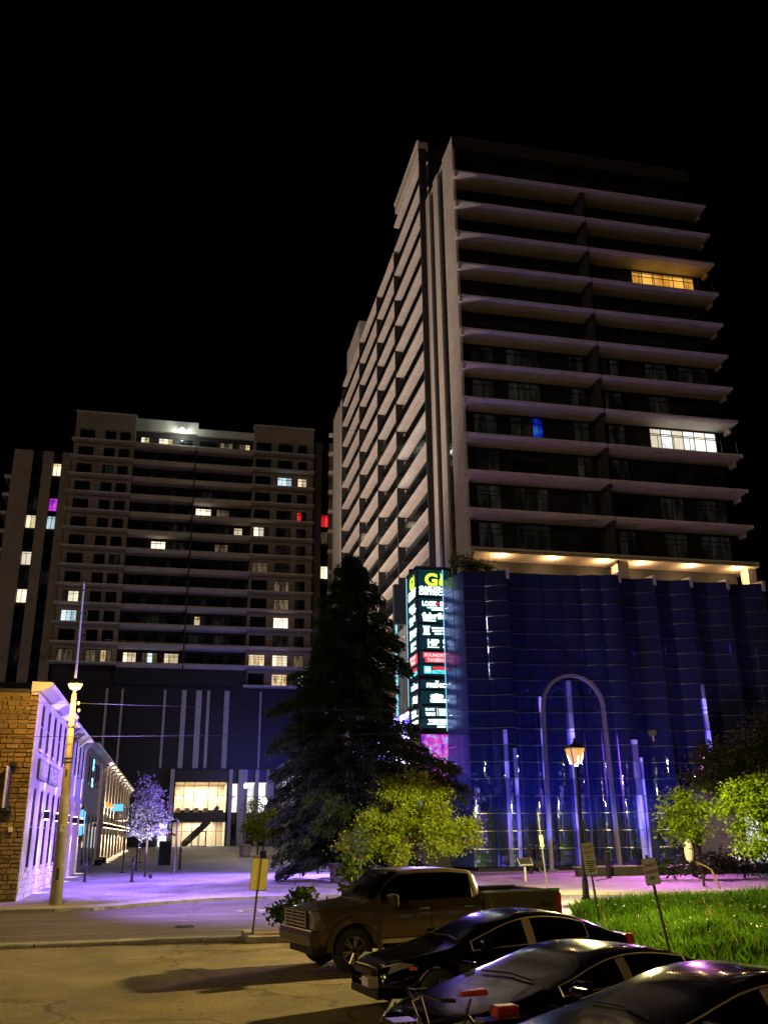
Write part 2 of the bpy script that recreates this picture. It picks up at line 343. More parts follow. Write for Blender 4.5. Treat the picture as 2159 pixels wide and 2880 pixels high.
def text(s, size=1.0, bold=0.0, depth=0.0, align='LEFT'):
    key = (s, size, bold, depth, align)
    if key not in _tc:
        c = bpy.data.curves.new('glyphs', 'FONT'); c.body = s; c.size = size; c.offset = bold; c.extrude = depth; c.align_x = align; c.resolution_u = 3
        o = bpy.data.objects.new('glyphs', c); COL.objects.link(o)
        me = bpy.data.meshes.new_from_object(o)
        _tc[key] = ([tuple(v.co) for v in me.vertices], [tuple(p.vertices) for p in me.polygons])
        bpy.data.objects.remove(o); bpy.data.curves.remove(c); bpy.data.meshes.remove(me)
    return _tc[key]
def write(mb, s, origin, size, right=(1, 0, 0), up=(0, 0, 1), bold=0.0, depth=0.02, width=None, align='LEFT'):
    vs, fs = text(s, size, bold, depth, align)
    o = Vector(origin); r = Vector(right); u = Vector(up); n = r.cross(u)
    k = 1.0
    if width:
        xs = [v[0] for v in vs]; k = width/max(1e-6, max(xs)-min(xs))
    mb.add([o + r*(v[0]*k) + u*v[1] + n*v[2] for v in vs], fs); return mb
def lamp_light(name, kind, loc, power, col, parent=None, size=0.1, aim=None, spot=None, blend=0.5):
    l = bpy.data.lights.new(name, kind); l.energy = power; l.color = col
    if kind == 'AREA': l.size = size
    else: l.shadow_soft_size = size
    if kind == 'SPOT': l.spot_size = spot; l.spot_blend = blend
    o = bpy.data.objects.new(name, l); COL.objects.link(o)
    off = Vector(parent.get('_o', (0, 0, 0))) if parent is not None else Vector((0, 0, 0))
    o.location = Vector(loc) - off
    if parent is not None: o.parent = parent
    if aim is not None: o.rotation_euler = (Vector(aim)-Vector(loc)).to_track_quat('-Z', 'Y').to_euler()
    return o
def gz(y): return max(0.0, 0.011*(y-32.0))
# ================================================================== SETTING
def sheet(name, xs, ys, zf, m, kind='structure'):
    mb = MB(); nx = len(xs)
    for y in ys:
        for x in xs: mb.v.append((x, y, zf(x, y)))
    for j in range(len(ys)-1):
        for i in range(nx-1): mb.f.append((j*nx+i, j*nx+i+1, (j+1)*nx+i+1, (j+1)*nx+i))
    return tag(mb.build(name, m), kind=kind)
sheet('ground', [-900, -60, 60, 900], [-900, -60, 32, 150, 900], lambda x, y: gz(min(y, 150))-0.06, 'ground_soil')
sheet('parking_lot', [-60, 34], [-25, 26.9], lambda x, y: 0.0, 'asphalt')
road = sheet('road', list(range(-150, 151, 30)), [27.25, 32, 37, 43.5], lambda x, y: gz(y)+0.004, 'road_asphalt')
for yy, w in ((28.4, 0.05), (30.1, 0.07), (31.4, 0.03), (33.6, 0.06), (33.95, 0.04), (35.6, 0.05), (37.1, 0.035)):
    MB().add([(-40, yy, gz(yy)+0.009), (14+yy-30, yy, gz(yy)+0.009), (14+yy-30, yy+w, gz(yy+w)+0.009), (-40, yy+w, gz(yy+w)+0.009)], [(0, 1, 2, 3)]).build('road_marking', 'line_paint' if w > 0.045 else 'rail_steel', road)
def edge(x):
    pts = [(-60, 38.3), (-2.6, 38.5), (-0.8, 40.4), (1.8, 42.0), (4, 42.4), (9, 42.2), (14, 41.6), (21, 39.3), (60, 38.6)]
    for (a, b), (c, d) in zip(pts, pts[1:]):
        if a <= x <= c: return b+(d-b)*(x-a)/(c-a)
    return 38.6
# plaza and pavements: one raised sheet with a kerb face towards the road
mb = MB(); xs = [-60, -30, -12, -8, -6, -4, -2.6, -1.7, -0.8, 0.5, 1.8, 4, 7, 9, 12, 14, 17, 21, 30, 45, 60]; ts = [0, 0.25, 0.5, 1]
nx = len(xs)
for k in range(5):
    for x in xs:
        e = edge(x)
        y = [e, e, 45.0, 80.0, 160.0][k]; lift = 0.0 if k == 0 else 0.10
        mb.v.append((x, y, gz(y)+lift))
for k in range(4):
    for i in range(nx-1): mb.f.append((k*nx+i, k*nx+i+1, (k+1)*nx+i+1, (k+1)*nx+i))
plaza = tag(mb.build('plaza', 'plaza_pavers'), kind='structure')
def pz(y): return gz(y)+0.10
# kerb stones along the far edge and the near edge of the road
kerb = thing('kerb', 'pale concrete kerb stones between the parking lot and the street', 'kerb', (0, 27.05, 0)); kerb['kind'] = 'structure'; del kerb['category']
x = -14.0
while x < 2.0:
    l = 2.0+0.5*random.random()
    MB().prism([(26.9, 0.004), (27.22, 0.004), (27.2, 0.10+0.02*random.random()), (26.97, 0.105), (26.91, 0.07)], 'x', x+0.02, min(x+l, 2.2)-0.02).build('kerb_stone', 'kerb_concrete', kerb)
    x += l
fk = thing('far_kerb', 'kerb stones along the plaza edge of the street', 'kerb', (0, 40, 0)); fk['kind'] = 'structure'; del fk['category']
for a, b in zip(range(-12, 30, 2), range(-10, 32, 2)):
    ya, yb = edge(a), edge(b); t = 0.18
    MB().add([(a+.02, ya-t, gz(ya)+.004), (b-.02, yb-t, gz(yb)+.004), (b-.02, yb, gz(yb)+.004), (a+.02, ya, gz(ya)+.004),
              (a+.02, ya-t, gz(ya)+.115), (b-.02, yb-t, gz(yb)+.115), (b-.02, yb+.05, gz(yb)+.115), (a+.02, ya+.05, gz(ya)+.115)],
             [(0, 3, 2, 1), (4, 5, 6, 7), (0, 1, 5, 4), (1, 2, 6, 5), (2, 3, 7, 6), (3, 0, 4, 7)]).build('kerb_stone', 'kerb_concrete', fk)
# band of smooth concrete walk on the plaza edge
mb = MB(); xs2 = [x for x in xs if -8 <= x <= 30]
for x in xs2: mb.v.append((x, edge(x)+0.06, gz(edge(x))+0.105))
for x in xs2: mb.v.append((x, edge(x)+1.5, gz(edge(x)+1.5)+0.106))
n2 = len(xs2)
for i in range(n2-1): mb.f.append((i, i+1, n2+i+1, n2+i))
mat('walk_concrete', (0.36, 0.34, 0.33), 0.8, var=0.15, scale=3, bump=0.2, var2=(0.5, 0.75))
tag(mb.build('pavement', 'walk_concrete'), kind='structure')
# manhole cover in the street, drain grates and painted crossing dashes
def manhole(x, y, label, r=0.42):
    t = thing('manhole_cover', label, 'manhole', (x, y, gz(y)+0.004))
    MB().lathe([(r, 0), (r, 0.012), (r-0.06, 0.014)], (x, y, gz(y)+0.004), 20).build('cover_rim', 'rail_steel', t)
    mb = MB()
    for k in range(-3, 4): mb.box(x-0.28, x+0.28, y+k*0.09-0.025, y+k*0.09+0.025, gz(y)+0.018, gz(y)+0.024)
    mb.build('tread_bar', 'black_paint', t)
manhole(3.0, 36.6, 'dark round manhole cover in the middle of the street', 0.55)
manhole(0.6, 31.6, 'small round cover in the street close to the parking lot kerb', 0.25)
for a, b, y in ((2.2, 3.1, 44.2), (3.5, 4.3, 44.5), (5.6, 6.3, 44.6), (7.2, 7.8, 44.5)):
    MB().add([(a, y, pz(y)+.006), (b, y+.05, pz(y)+.006), (b+.15, y+.45, pz(y+.45)+.006), (a+.2, y+.4, pz(y+.4)+.006)], [(0, 1, 2, 3)]).build('paving_marking', 'line_paint', plaza)
for a, b, y in ((-0.6, 0.9, 46.0), (4.6, 5.4, 47), (6.5, 9.5, 52), (-2.2, -.6, 52.4)):
    MB().add([(a, y, pz(y)+.006), (b, y, pz(y)+.006), (b, y+.18, pz(y+.18)+.006), (a, y+.18, pz(y+.18)+.006)], [(0, 1, 2, 3)]).build('drain_slot', 'black_paint', plaza)

# grass bank beside the parked cars
def bx0(y): return 8.0+0.13*(y-10) + (0.25*(y-22) if y > 22 else 0)
def bank(x, y):
    d = x-bx0(y)
    h = 0.05+0.30*min(1, max(0, d)/2.2)+0.03*max(0, min(d, 14)-2)*0.6
    h += 0.06*math.sin(x*0.9+y*0.5)+0.05*math.sin(y*1.3-x*0.4)
    k = min(1, max(0, (33.2-y)/3.0)); return max(0.02, h*k)
mb = MB(); ny = 26; nxx = 24
for j in range(ny):
    y = 3+30.2*j/(ny-1)
    for i in range(nxx):
        x = bx0(y)+(i/(nxx-1))**1.4*30; mb.v.append((x, y, bank(x, y) if 0 < i else 0.0))
for j in range(ny-1):
    for i in range(nxx-1): mb.f.append((j*nxx+i, j*nxx+i+1, (j+1)*nxx+i+1, (j+1)*nxx+i))
tag(mb.build('grass_bank', 'bank_soil', smooth=True), kind='structure')

def blades(n, xf, yf, zf, h0, h1, w, lean=0.35, seed=1):
    g = np.random.default_rng(seed); x, y = xf(g, n), yf(g, n)
    if zf is bank: x = np.array([bx0(q) for q in y])+0.15+x
    z = np.array([zf(a, b) for a, b in zip(x, y)])
    h = h0+(h1-h0)*g.random(n)**1.6; a = g.random(n)*2*np.pi; l = lean*h*(0.3+g.random(n)); b2 = g.random(n)*2*np.pi
    ww = w*(0.6+0.8*g.random(n)); dx, dy = np.cos(a)*ww, np.sin(a)*ww
    lx, ly = np.cos(b2)*l, np.sin(b2)*l
    V = np.zeros((n, 4, 3))
    V[:, 0] = np.stack([x-dx, y-dy, z-0.02], 1); V[:, 1] = np.stack([x+dx, y+dy, z-0.02], 1)
    V[:, 2] = np.stack([x+dx*.6+lx*.4, y+dy*.6+ly*.4, z+h*.65], 1); V[:, 3] = np.stack([x+lx, y+ly, z+h], 1)
    return V
# patchy density: clumps of tall weeds
gq = np.random.default_rng(3); cl = [(gq.random()*16, 9+gq.random()*23, 0.5+gq.random()) for _ in range(190)]
def clumpx(g, n): 
    k = g.integers(0, len(cl), n); clumpx.k = k; return np.abs(np.array([cl[i][0] for i in k])+g.normal(0, 0.45, n))
def clumpy(g, n): return np.array([cl[i][1] for i in clumpx.k])+g.normal(0, 0.45, n)
V1 = blades(52000, lambda g, n: g.random(n)**1.2*17, lambda g, n: 8+g.random(n)*24.3, bank, 0.10, 0.40, 0.0065, 0.55, 1)
V2 = blades(46000, clumpx, clumpy, bank, 0.15, 0.50, 0.0055, 0.4, 2)
tag(quads('grass', np.concatenate([V1, V2]), 'grass_blades'), 'tall rough grass and weeds covering the bank beside the cars', 'grass', kind='stuff')
V3 = blades(420, clumpx, clumpy, bank, 0.4, 0.7, 0.004, 0.3, 5)
tag(quads('dry_grass', V3, 'grass_dry'), 'dry pale seed stalks standing among the tall green grass', 'grass', kind='stuff')
# broad-leaved weeds between the blades
gw = np.random.default_rng(9); nw = 46000; kw = gw.integers(0, len(cl), nw)
yw = np.array([cl[i][1] for i in kw])+gw.normal(0, .7, nw); xw = np.array([bx0(q) for q in yw])+.2+np.abs(np.array([cl[i][0] for i in kw])+gw.normal(0, .7, nw))
zw = np.array([bank(a, b) for a, b in zip(xw, yw)])+.04+.42*gw.random(nw)**1.3*(0.6+0.4*np.sin(xw*1.1+yw*.7))
dw = gw.normal(size=(nw, 3)); dw /= np.linalg.norm(dw, axis=1, keepdims=True); ew = gw.normal(size=(nw, 3)); ew -= (ew*dw).sum(1, keepdims=True)*dw; ew /= np.linalg.norm(ew, axis=1, keepdims=True)
sw = .038*(.5+gw.random((nw, 1))); CW = np.stack([xw, yw, zw], 1)
tag(quads('weeds', np.stack([CW-dw*sw, CW+ew*sw*.5, CW+dw*sw, CW-ew*sw*.5], 1), 'weed_leaves'), 'small broad-leaved weeds growing through the tall grass', 'weeds', kind='stuff')

# fallen leaves and grit scattered over the lot and the kerb line
gl_ = np.random.default_rng(17); nl_ = 420
xl = gl_.uniform(-9, 8, nl_); yl_ = np.where(gl_.random(nl_) < .45, 26.75-np.abs(gl_.normal(0, .35, nl_)), gl_.uniform(11, 26.8, nl_)); al = gl_.random(nl_)*6.28; sl = .02+.03*gl_.random(nl_)
zl_ = np.full(nl_, .006); ca, sa = np.cos(al)*sl, np.sin(al)*sl
VL = np.stack([np.stack([xl-ca, yl_-sa, zl_], 1), np.stack([xl+sa*.5, yl_-ca*.5, zl_+.012], 1), np.stack([xl+ca, yl_+sa, zl_+.004], 1), np.stack([xl-sa*.5, yl_+ca*.5, zl_+.012], 1)], 1)
tag(quads('litter', VL, 'mulch'), 'dry leaves and grit scattered on the parking lot', 'litter', kind='stuff')
# ================================================================== TOWER ON THE GLASS PODIUM
FL = 3.075
LV = [22.4+FL*n for n in range(12)]
tower = thing('apartment_tower', 'tall apartment tower with pale balcony soffits standing on the glass podium', 'building', (32, 72, 0))
# core volumes
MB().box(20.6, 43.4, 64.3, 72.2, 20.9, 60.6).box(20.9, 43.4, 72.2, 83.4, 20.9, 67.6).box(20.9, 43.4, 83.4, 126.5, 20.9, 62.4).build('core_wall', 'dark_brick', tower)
MB().box(20.6, 43.4, 63.1, 72.4, 60.6, 61.1).build('roof_parapet', 'precast', tower)
# cream stripes on the side wall (each its own panel), dark glazing strips between
for a, b in ((63.0, 66.1), (67.8, 69.3), (70.75, 72.2)):
    for z0 in np.arange(20.9, 60.9, 8.0):
        MB().box(20.40, 20.62, a, b, z0, min(z0+7.97, 61.1)).build('cladding_panel', 'precast', tower)
for a, b in ((66.1, 67.8), (69.3, 70.75)):
    for n in range(-1, 12):
        z = 22.4+FL*n
        w = MB().box(20.53, 20.6, a, b, z+0.02, z+0.10).box(20.53, 20.6, a, b, z+1.02, z+1.07).box(20.53, 20.6, (a+b)/2-.03, (a+b)/2+.03, z+.1, z+2.9).build('window', 'frame_black', tower)
        MB().box(20.56, 20.575, a+.03, b-.03, z+0.1, z+3.0).build('pane', 'window_glass', w)
# the wall of the front facade above the soffit line, windows set in it
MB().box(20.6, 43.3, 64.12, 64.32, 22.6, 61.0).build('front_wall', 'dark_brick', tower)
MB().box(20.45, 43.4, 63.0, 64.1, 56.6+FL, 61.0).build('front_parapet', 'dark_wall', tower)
WX = [(21.6, 23.6, 2), (24.65, 27.55, 3), (30.2, 31.55, 2), (33.2, 34.75, 2), (37.2, 39.3, 2), (40.4, 43.1, 3)]
paneme = {}
def pane(name, w, h, m, parent, x, y, z, face='y'):
    key = (round(w, 2), round(h, 2), m, face)
    if key not in paneme:
        q = MB().box(0, w, 0, 0.012, 0, h) if face == 'y' else MB().box(0, 0.012, 0, w, 0, h)
        paneme[key] = meshof(q, m)
    return share(name, paneme[key], parent, (x, y, z))
frme = {}
def window(parent, x0, x1, z0, z1, y, m, nv=2, transom=0.80, frame='frame_black', t=0.07, split=True, deep=0.06):
    key = (round(x1-x0, 2), round(z1-z0, 2), nv, transom, frame, t)
    w, h = x1-x0, z1-z0
    if key not in frme:
        q = MB().box(0, w, 0, deep, 0, t).box(0, w, 0, deep, h-t, h).box(0, t, 0, deep, t, h-t).box(w-t, w, 0, deep, t, h-t)
        for i in range(1, nv): q.box(w*i/nv-t/2, w*i/nv+t/2, 0.004, deep-.004, t, h-t)
        if transom: q.box(t, w-t, 0.008, deep-.008, h*transom-t/2, h*transom+t/2)
        frme[key] = meshof(q, frame)
    o = share('window', frme[key], parent, (x0, y-deep, z0))
    if split:
        for i in range(nv):
            a = w*i/nv; pane('pane', w/nv-0.004, h-2*0.01, m if isinstance(m, str) else m[i % len(m)], o, x0+a+.002, y-deep/2, z0+.01)
    else: pane('pane', w-.02, h-.02, m, o, x0+.01, y-deep/2, z0+.01)
    return o
rr = random.Random(11)
for n in range(0, 12):
    z = LV[n]
    for k, (a, b, nv) in enumerate(WX):
        m = 'dark_room' if (n <= 5 and rr.random() < 0.75) else 'window_glass'
        if n == 8 and k >= 4:
            if k == 4: window(tower, 36.95, 43.05, z+0.45, z+2.97, 64.12, 'lit_orange', 6)
            continue
        if n == 3 and k >= 4:
            if k == 4: window(tower, 36.95, 43.1, z+0.45, z+2.97, 64.12, ['lit_bright', 'lit_store'], 6)
            continue
        if n == 3 and k == 1: m = ['dark_room', 'dark_room', 'lit_blue']
        window(tower, a, b, z+0.45, z+2.95, 64.12, m, nv)
# balcony slabs of the front facade
def slab_front(z, first=False):
    q = MB()
    y0 = 62.0
    prof = [(y0, z+0.10), (y0, z+0.26), (64.1, z+0.26), (64.1, z), (y0+0.3, z)]
    q.prism(prof, 'x', 20.5, 32.0)
    q.prism(prof, 'x', 32.12, 43.75)
    return q.build('balcony_slab', 'soffit', tower)
for n, z in enumerate(LV):
    slab_front(z)
    # bracket nibs at both ends of the slab
    MB().box(20.22, 20.47, 62.0, 63.0, z+0.02, z+0.28).box(20.22, 20.47, 62.0, 62.35, z-0.42, z+0.02).build('end_bracket', 'precast', tower)
    MB().box(43.78, 44.0, 62.0, 64.0, z+0.02, z+0.28).box(43.78, 44.0, 63.1, 63.9, z-0.4, z+0.02).build('end_bracket', 'soffit', tower)
    if n < 11:
        q = MB()
        for a, b in ((20.55, 31.95), (32.2, 43.7)):
            q.box(a, b, 62.05, 62.10, z+1.32, z+1.37)
            x = a
            while x < b: q.box(x, x+.04, 62.05, 62.09, z+.3, z+1.32); x += 1.42
        q.build('railing', 'frame_black', tower)
        MB().box(32.0, 32.12, 62.35, 64.1, z+0.0, z+FL).build('partition_wall', 'dark_wall', tower)
    MB().box(31.9, 32.22, 62.3, 64.0, z-0.3, z-0.002).build('corbel', 'dark_wall', tower)
# side facade: balconies in four bays, soffits lit by the added roof floods
BAY = [(72.35, 83.4, 66.9), (83.75, 92.5, 62.4), (92.85, 103.3, 62.4), (103.65, 116.2, 62.4)]
for bi, (a, b, top) in enumerate(BAY):
    ns = [n for n in range(-1, 16) if 22.9+FL*n < top+0.5]
    for n in ns:
        z = 22.9+FL*n
        MB().prism([(19.92, z+0.05), (19.92, z+0.24), (20.92, z+0.24), (20.92, z), (20.2, z)], 'y', a, b).build('balcony_slab', 'soffit', tower)
        if n == ns[-1]: break
        q = MB().box(19.95, 20.0, a+.05, b-.05, z+1.28, z+1.33)
        y = a+.05
        while y < b: q.box(19.95, 19.99, y, y+.04, z+.24, z+1.28); y += 1.25
        q.build('railing', 'frame_black', tower)
        MB().box(19.965, 19.975, a+.1, b-.1, z+.34, z+1.24).build('railing_glass', 'window_glass', tower)
        # sliding doors behind the balcony
        L = b-a
        for j, (u, v) in enumerate(((0.08, 0.42), (0.55, 0.92))):
            y0, y1 = a+L*u, a+L*v
            w = MB().box(20.84, 20.9, y0, y1, z+2.5, z+2.58).box(20.84, 20.9, y0, y0+.06, z+.26, z+2.5).box(20.84, 20.9, y1-.06, y1, z+.26, z+2.5).box(20.84, 20.9, (y0+y1)/2-.04, (y0+y1)/2+.04, z+.26, z+2.5).build('balcony_door', 'frame_black', tower)
            mm = 'window_glass'
            if (bi, n, j) in ((0, 4, 0), (0, 3, 1), (0, 4, 1)): mm = 'lit_cool'
            if (bi, n, j) in ((1, 0, 0), (3, 0, 1), (0, 0, 1)): mm = 'lit_warm'
            MB().box(20.86, 20.875, y0+.06, y1-.06, z+.28, z+2.5).build('pane', mm, w)
    MB().box(19.90, 20.62, a-0.33, a-0.01, 20.9, top+0.3).build('partition_wall', 'dark_wall', tower)
MB().box(19.90, 20.92, 116.2, 116.5, 20.9, 62.6).build('partition_wall', 'dark_wall', tower)
# parapets and roof bulkheads of the side
MB().box(19.9, 20.92, 72.35, 82.6, 67.2, 68.3).box(19.8, 20.0, 72.3, 82.7, 68.3, 68.45).build('roof_bulkhead', 'precast', tower)
MB().box(19.9, 23.0, 103.6, 112.5, 62.8, 66.2).build('roof_bulkhead', 'precast', tower)
for a, b in ((116.5, 120.4), (121.6, 126.4)):
    MB().box(20.3, 20.9, a, b, 20.9, 62.4).build('cladding_panel', 'precast', tower)
for n in range(0, 13):
    MB().box(19.7, 20.3, 126.4, 127.2, 22.9+FL*n, 23.3+FL*n).build('balcony_nib', 'precast', tower)
# terrace storey: soffit with downlights, glazed band behind
MB().box(20.3, 44.0, 62.02, 65.9, 22.28, 22.398).build('terrace_soffit', 'soffit', tower)
MB().box(20.9, 43.7, 65.9, 66.1, 19.6, 22.28).build('terrace_wall', 'soffit', tower)
MB().box(32.1, 33.0, 62.5, 63.6, 20.4, 22.28).build('terrace_column', 'soffit', tower)
MB().box(43.3, 44.0, 62.6, 63.6, 20.4, 22.28).build('terrace_column', 'soffit', tower)
for i in range(12):
    x = 22.4+i*1.78
    window(tower, x, x+1.6, 20.4, 21.95, 65.9, 'lit_dim' if i % 3 else 'lit_warm', 2, 0.6, frame='soffit', t=0.09)
for x in (22.76, 26.86, 30.99, 34.2, 38.3, 42.46):
    d = MB().lathe([(0.20, 0), (0.20, 0.05), (0.15, 0.06)], (x, 62.6, 22.22), 14).build('downlight', 'chrome', tower)
    MB().lathe([(0.13, 0), (0.13, 0.02)], (x, 62.6, 22.195), 14).build('lens', 'downlight', d)
    lamp_light('downlight_beam', 'POINT', (x, 62.6, 21.9), 200, (1.0, 0.58, 0.25), tower, 0.12)
# ------------------------------------------------------------------ glass podium with scalloped, pleated front
pod = thing('glass_podium', 'dark blue pleated mirror glass podium below the tower terrace', 'podium', (30, 61, 0))
bays = [(19.06, 22.05, 2), (22.05, 30.45, 6), (30.45, 33.35, 2), (33.35, 36.3, 2), (36.3, 39.3, 2), (39.3, 42.3, 2)]
Z0, Z1, NR = 0.62, 20.2, 18
dz = (Z1-Z0)/NR
gp = random.Random(4); colamp = {}
def yplan(t, big): return 60.35-(0.85 if not big else 1.1)*t**1.8
for bi, (xa, xb, nc) in enumerate(bays):
    big = nc > 2
    for c in range(nc):
        t0, t1 = c/nc, (c+1)/nc
        camp = gp.choice([0.02, 0.05, 0.08, 0.12, 0.15])+0.04*gp.random(); ctl = (gp.random()-.5)*0.25; colamp[(bi, c)] = camp+.06
        for rI in range(NR):
            z0, z1 = Z0+rI*dz+0.02, Z0+(rI+1)*dz-0.02
            sag = 0.0
            q = MB(); k = 8; amp = 0.05+camp; tl = ctl+(gp.random()-.5)*0.02
            for i in range(k+1):
                u = i/k; t = t0+(t1-t0)*u; x = xa+(xb-xa)*t
                y = yplan(t, big)-amp*math.sin(math.pi*u)**0.8+tl*(u-.5)
                q.v += [(x, y, z0), (x, y+(gp.random()-.5)*0.012, z1)]
            for i in range(k): q.f.append((2*i, 2*i+2, 2*i+3, 2*i+1))
            q.build('glass_panel', 'podium_glass', pod, smooth=True)
    # transoms: one thin metal line per storey joint following the curve
    for rI in range(1, NR):
        z = Z0+rI*dz; pts = []
        for i in range(nc*5+1):
            t = i/(nc*5); u = (t*nc) % 1.0
            pts.append((xa+(xb-xa)*t, yplan(t, big)-colamp[(bi, min(int(t*nc), nc-1))]*math.sin(math.pi*u)**0.8-0.03, z))
        q = MB()
        for p in pts: q.v += [(p[0], p[1], z-0.018), (p[0], p[1], z+0.018), (p[0], p[1]+.03, z+0.018), (p[0], p[1]+.03, z-.018)]
        for i in range(len(pts)-1):
            for j in range(4): q.f.append((4*i+j, 4*i+4+j, 4*i+4+(j+1) % 4, 4*i+(j+1) % 4))
        q.build('transom', 'steel', pod)
    # return at the step and a pale bracket at the top of it
    ye = yplan(1, big)
    MB().box(xb-0.03, xb-0.005, ye, 60.4, Z0, Z1).build('step_return', 'frame_black', pod)
    MB().prism([(ye-0.05, Z1-0.55), (ye+0.05, Z1-0.6), (60.6, Z1+0.02), (60.6, Z1+0.30), (ye-0.05, Z1+0.2)], 'x', xb-0.12, xb+0.12).build('top_bracket', 'cornice_paint', pod)
MB().box(19.2, 42.3, 60.6, 63.9, 0.3, Z1-0.05).build('podium_core', 'podium_wall', pod)
MB().box(19.0, 42.4, 60.42, 63.9, Z1-0.05, Z1+0.12).build('podium_roof', 'dark_wall', pod)
MB().box(18.98, 42.4, 59.2, 60.55, 0.35, 0.60).build('plinth', 'frame_black', pod)
# right-hand continuation, behind the trees
MB().box(42.4, 62, 60.8, 66, 0.35, 18.4).build('podium_core', 'podium_wall', pod)
for i in range(7):
    MB().box(43.0+i*2.6, 45.4+i*2.6, 60.7, 60.79, 0.8, 18.3).build('glass_panel', 'podium_glass', pod)
# side return towards the sign, panel by panel
for rI in range(NR):
    z0 = Z0+rI*dz
    for u0, u1 in ((0.0, 0.485), (0.515, 1.0)):
        P = lambda u: (19.05-0.75*u, 60.4+2.5*u)
        (a0, b0), (a1, b1) = P(u0), P(u1)
        MB().add([(a0, b0, z0+.02), (a1, b1, z0+.02), (a1+.03, b1, z0+.02), (a0+.03, b0, z0+.02), (a0, b0, z0+dz-.02), (a1, b1, z0+dz-.02), (a1+.03, b1, z0+dz-.02), (a0+.03, b0, z0+dz-.02)], [(0, 1, 2, 3), (7, 6, 5, 4), (0, 4, 5, 1), (1, 5, 6, 2), (2, 6, 7, 3), (3, 7, 4, 0)]).build('side_panel', 'side_glass', pod)
# glowing strips painted as plaza reflections at the foot of some folds
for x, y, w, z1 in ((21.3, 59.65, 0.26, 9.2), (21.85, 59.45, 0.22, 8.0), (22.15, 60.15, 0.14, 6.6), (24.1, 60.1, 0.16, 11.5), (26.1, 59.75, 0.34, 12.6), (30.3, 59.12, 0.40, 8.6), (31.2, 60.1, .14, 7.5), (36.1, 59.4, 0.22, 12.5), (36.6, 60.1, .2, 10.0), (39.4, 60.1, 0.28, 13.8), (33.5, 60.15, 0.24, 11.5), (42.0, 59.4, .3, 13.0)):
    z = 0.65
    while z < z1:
        h = min(dz, z1-z); MB().box(x-w/2, x+w/2, y-.10, y-.04, z, z+h-.03).build('reflection_strip', 'led_reflection', pod); z += dz
# long side wall of the podium: panels with pale vertical fins
for i in range(14):
    a = 66.0+i*4.2
    MB().box(19.95, 20.3, a, a+4.15, 0.6, 20.8).build('side_panel', 'mid_panel', pod)
for y in (80.5, 84.2, 88.9, 93, 97, 100.5, 103, 104.6, 107, 109.5, 111, 114, 116.5, 119, 121.5):
    MB().box(19.72, 19.94, y, y+0.35, 5.0, 20.8).build('fin', 'cornice_paint', pod)
MB().box(19.95, 40, 63.9, 125, 20.8, 20.95).build('podium_roof', 'dark_wall', pod)
MB().tube([(19.6, 83.6, 10), (19.6, 83.6, 23.6)], 0.10, 8).build('light_pipe', 'pipe_light', pod)
MB().box(18.6, 19.93, 80.0, 80.6, 20.7, 24.4).build('side_fin_wall', 'sign_housing', pod)
# storefront at the foot of the side wall
w = MB().box(17.4, 19.9, 64.0, 79.0, 4.6, 5.2).build('canopy', 'frame_black', pod)
for i in range(6):
    y = 64.5+i*2.4
    f = MB().box(19.84, 19.94, y, y+2.3, 4.3, 4.4).box(19.84, 19.94, y, y+.08, .7, 4.3).build('shop_window', 'frame_black', pod)
    MB().box(19.88, 19.9, y+.08, y+2.3, .7, 4.3).build('pane', 'lit_store' if i % 3 else 'lit_store_cyan', f)
# ------------------------------------------------------------------ arch in front of the glass
arch = thing('steel_arch', 'tall pale metal arch frame standing in front of the mirror glass', 'arch', (25.5, 57.6, 0.3))
pts = [(23.15, 57.6, 0.5), (23.3, 57.6, 10.4)]
for i in range(1, 24):
    a = math.pi*(1-i/24); pts.append((25.42+2.12*math.cos(a), 57.6, 10.4+2.15*math.sin(a)))
pts += [(27.54, 57.6, 10.4), (27.75, 57.6, 0.5)]
q = MB()
for i, p in enumerate(pts):
    a = Vector(pts[max(0, i-1)]); b = Vector(pts[min(len(pts)-1, i+1)]); d = (b-a).normalized(); nrm = Vector((-d.z, 0, d.x))
    for sx, sy in ((-1, -1), (1, -1), (1, 1), (-1, 1)): q.v.append(Vector(p)+nrm*0.10*sx+Vector((0, 0.14*sy, 0)))
for i in range(len(pts)-1):
    for j in range(4): q.f.append((4*i+j, 4*i+4+j, 4*i+4+(j+1) % 4, 4*i+(j+1) % 4))
q.build('arch_rib', 'arch_steel', arch)
for x in (23.15, 27.75): MB().box(x-.3, x+.3, 57.35, 57.85, 0.38, 0.52).build('base_plate', 'steel', arch)
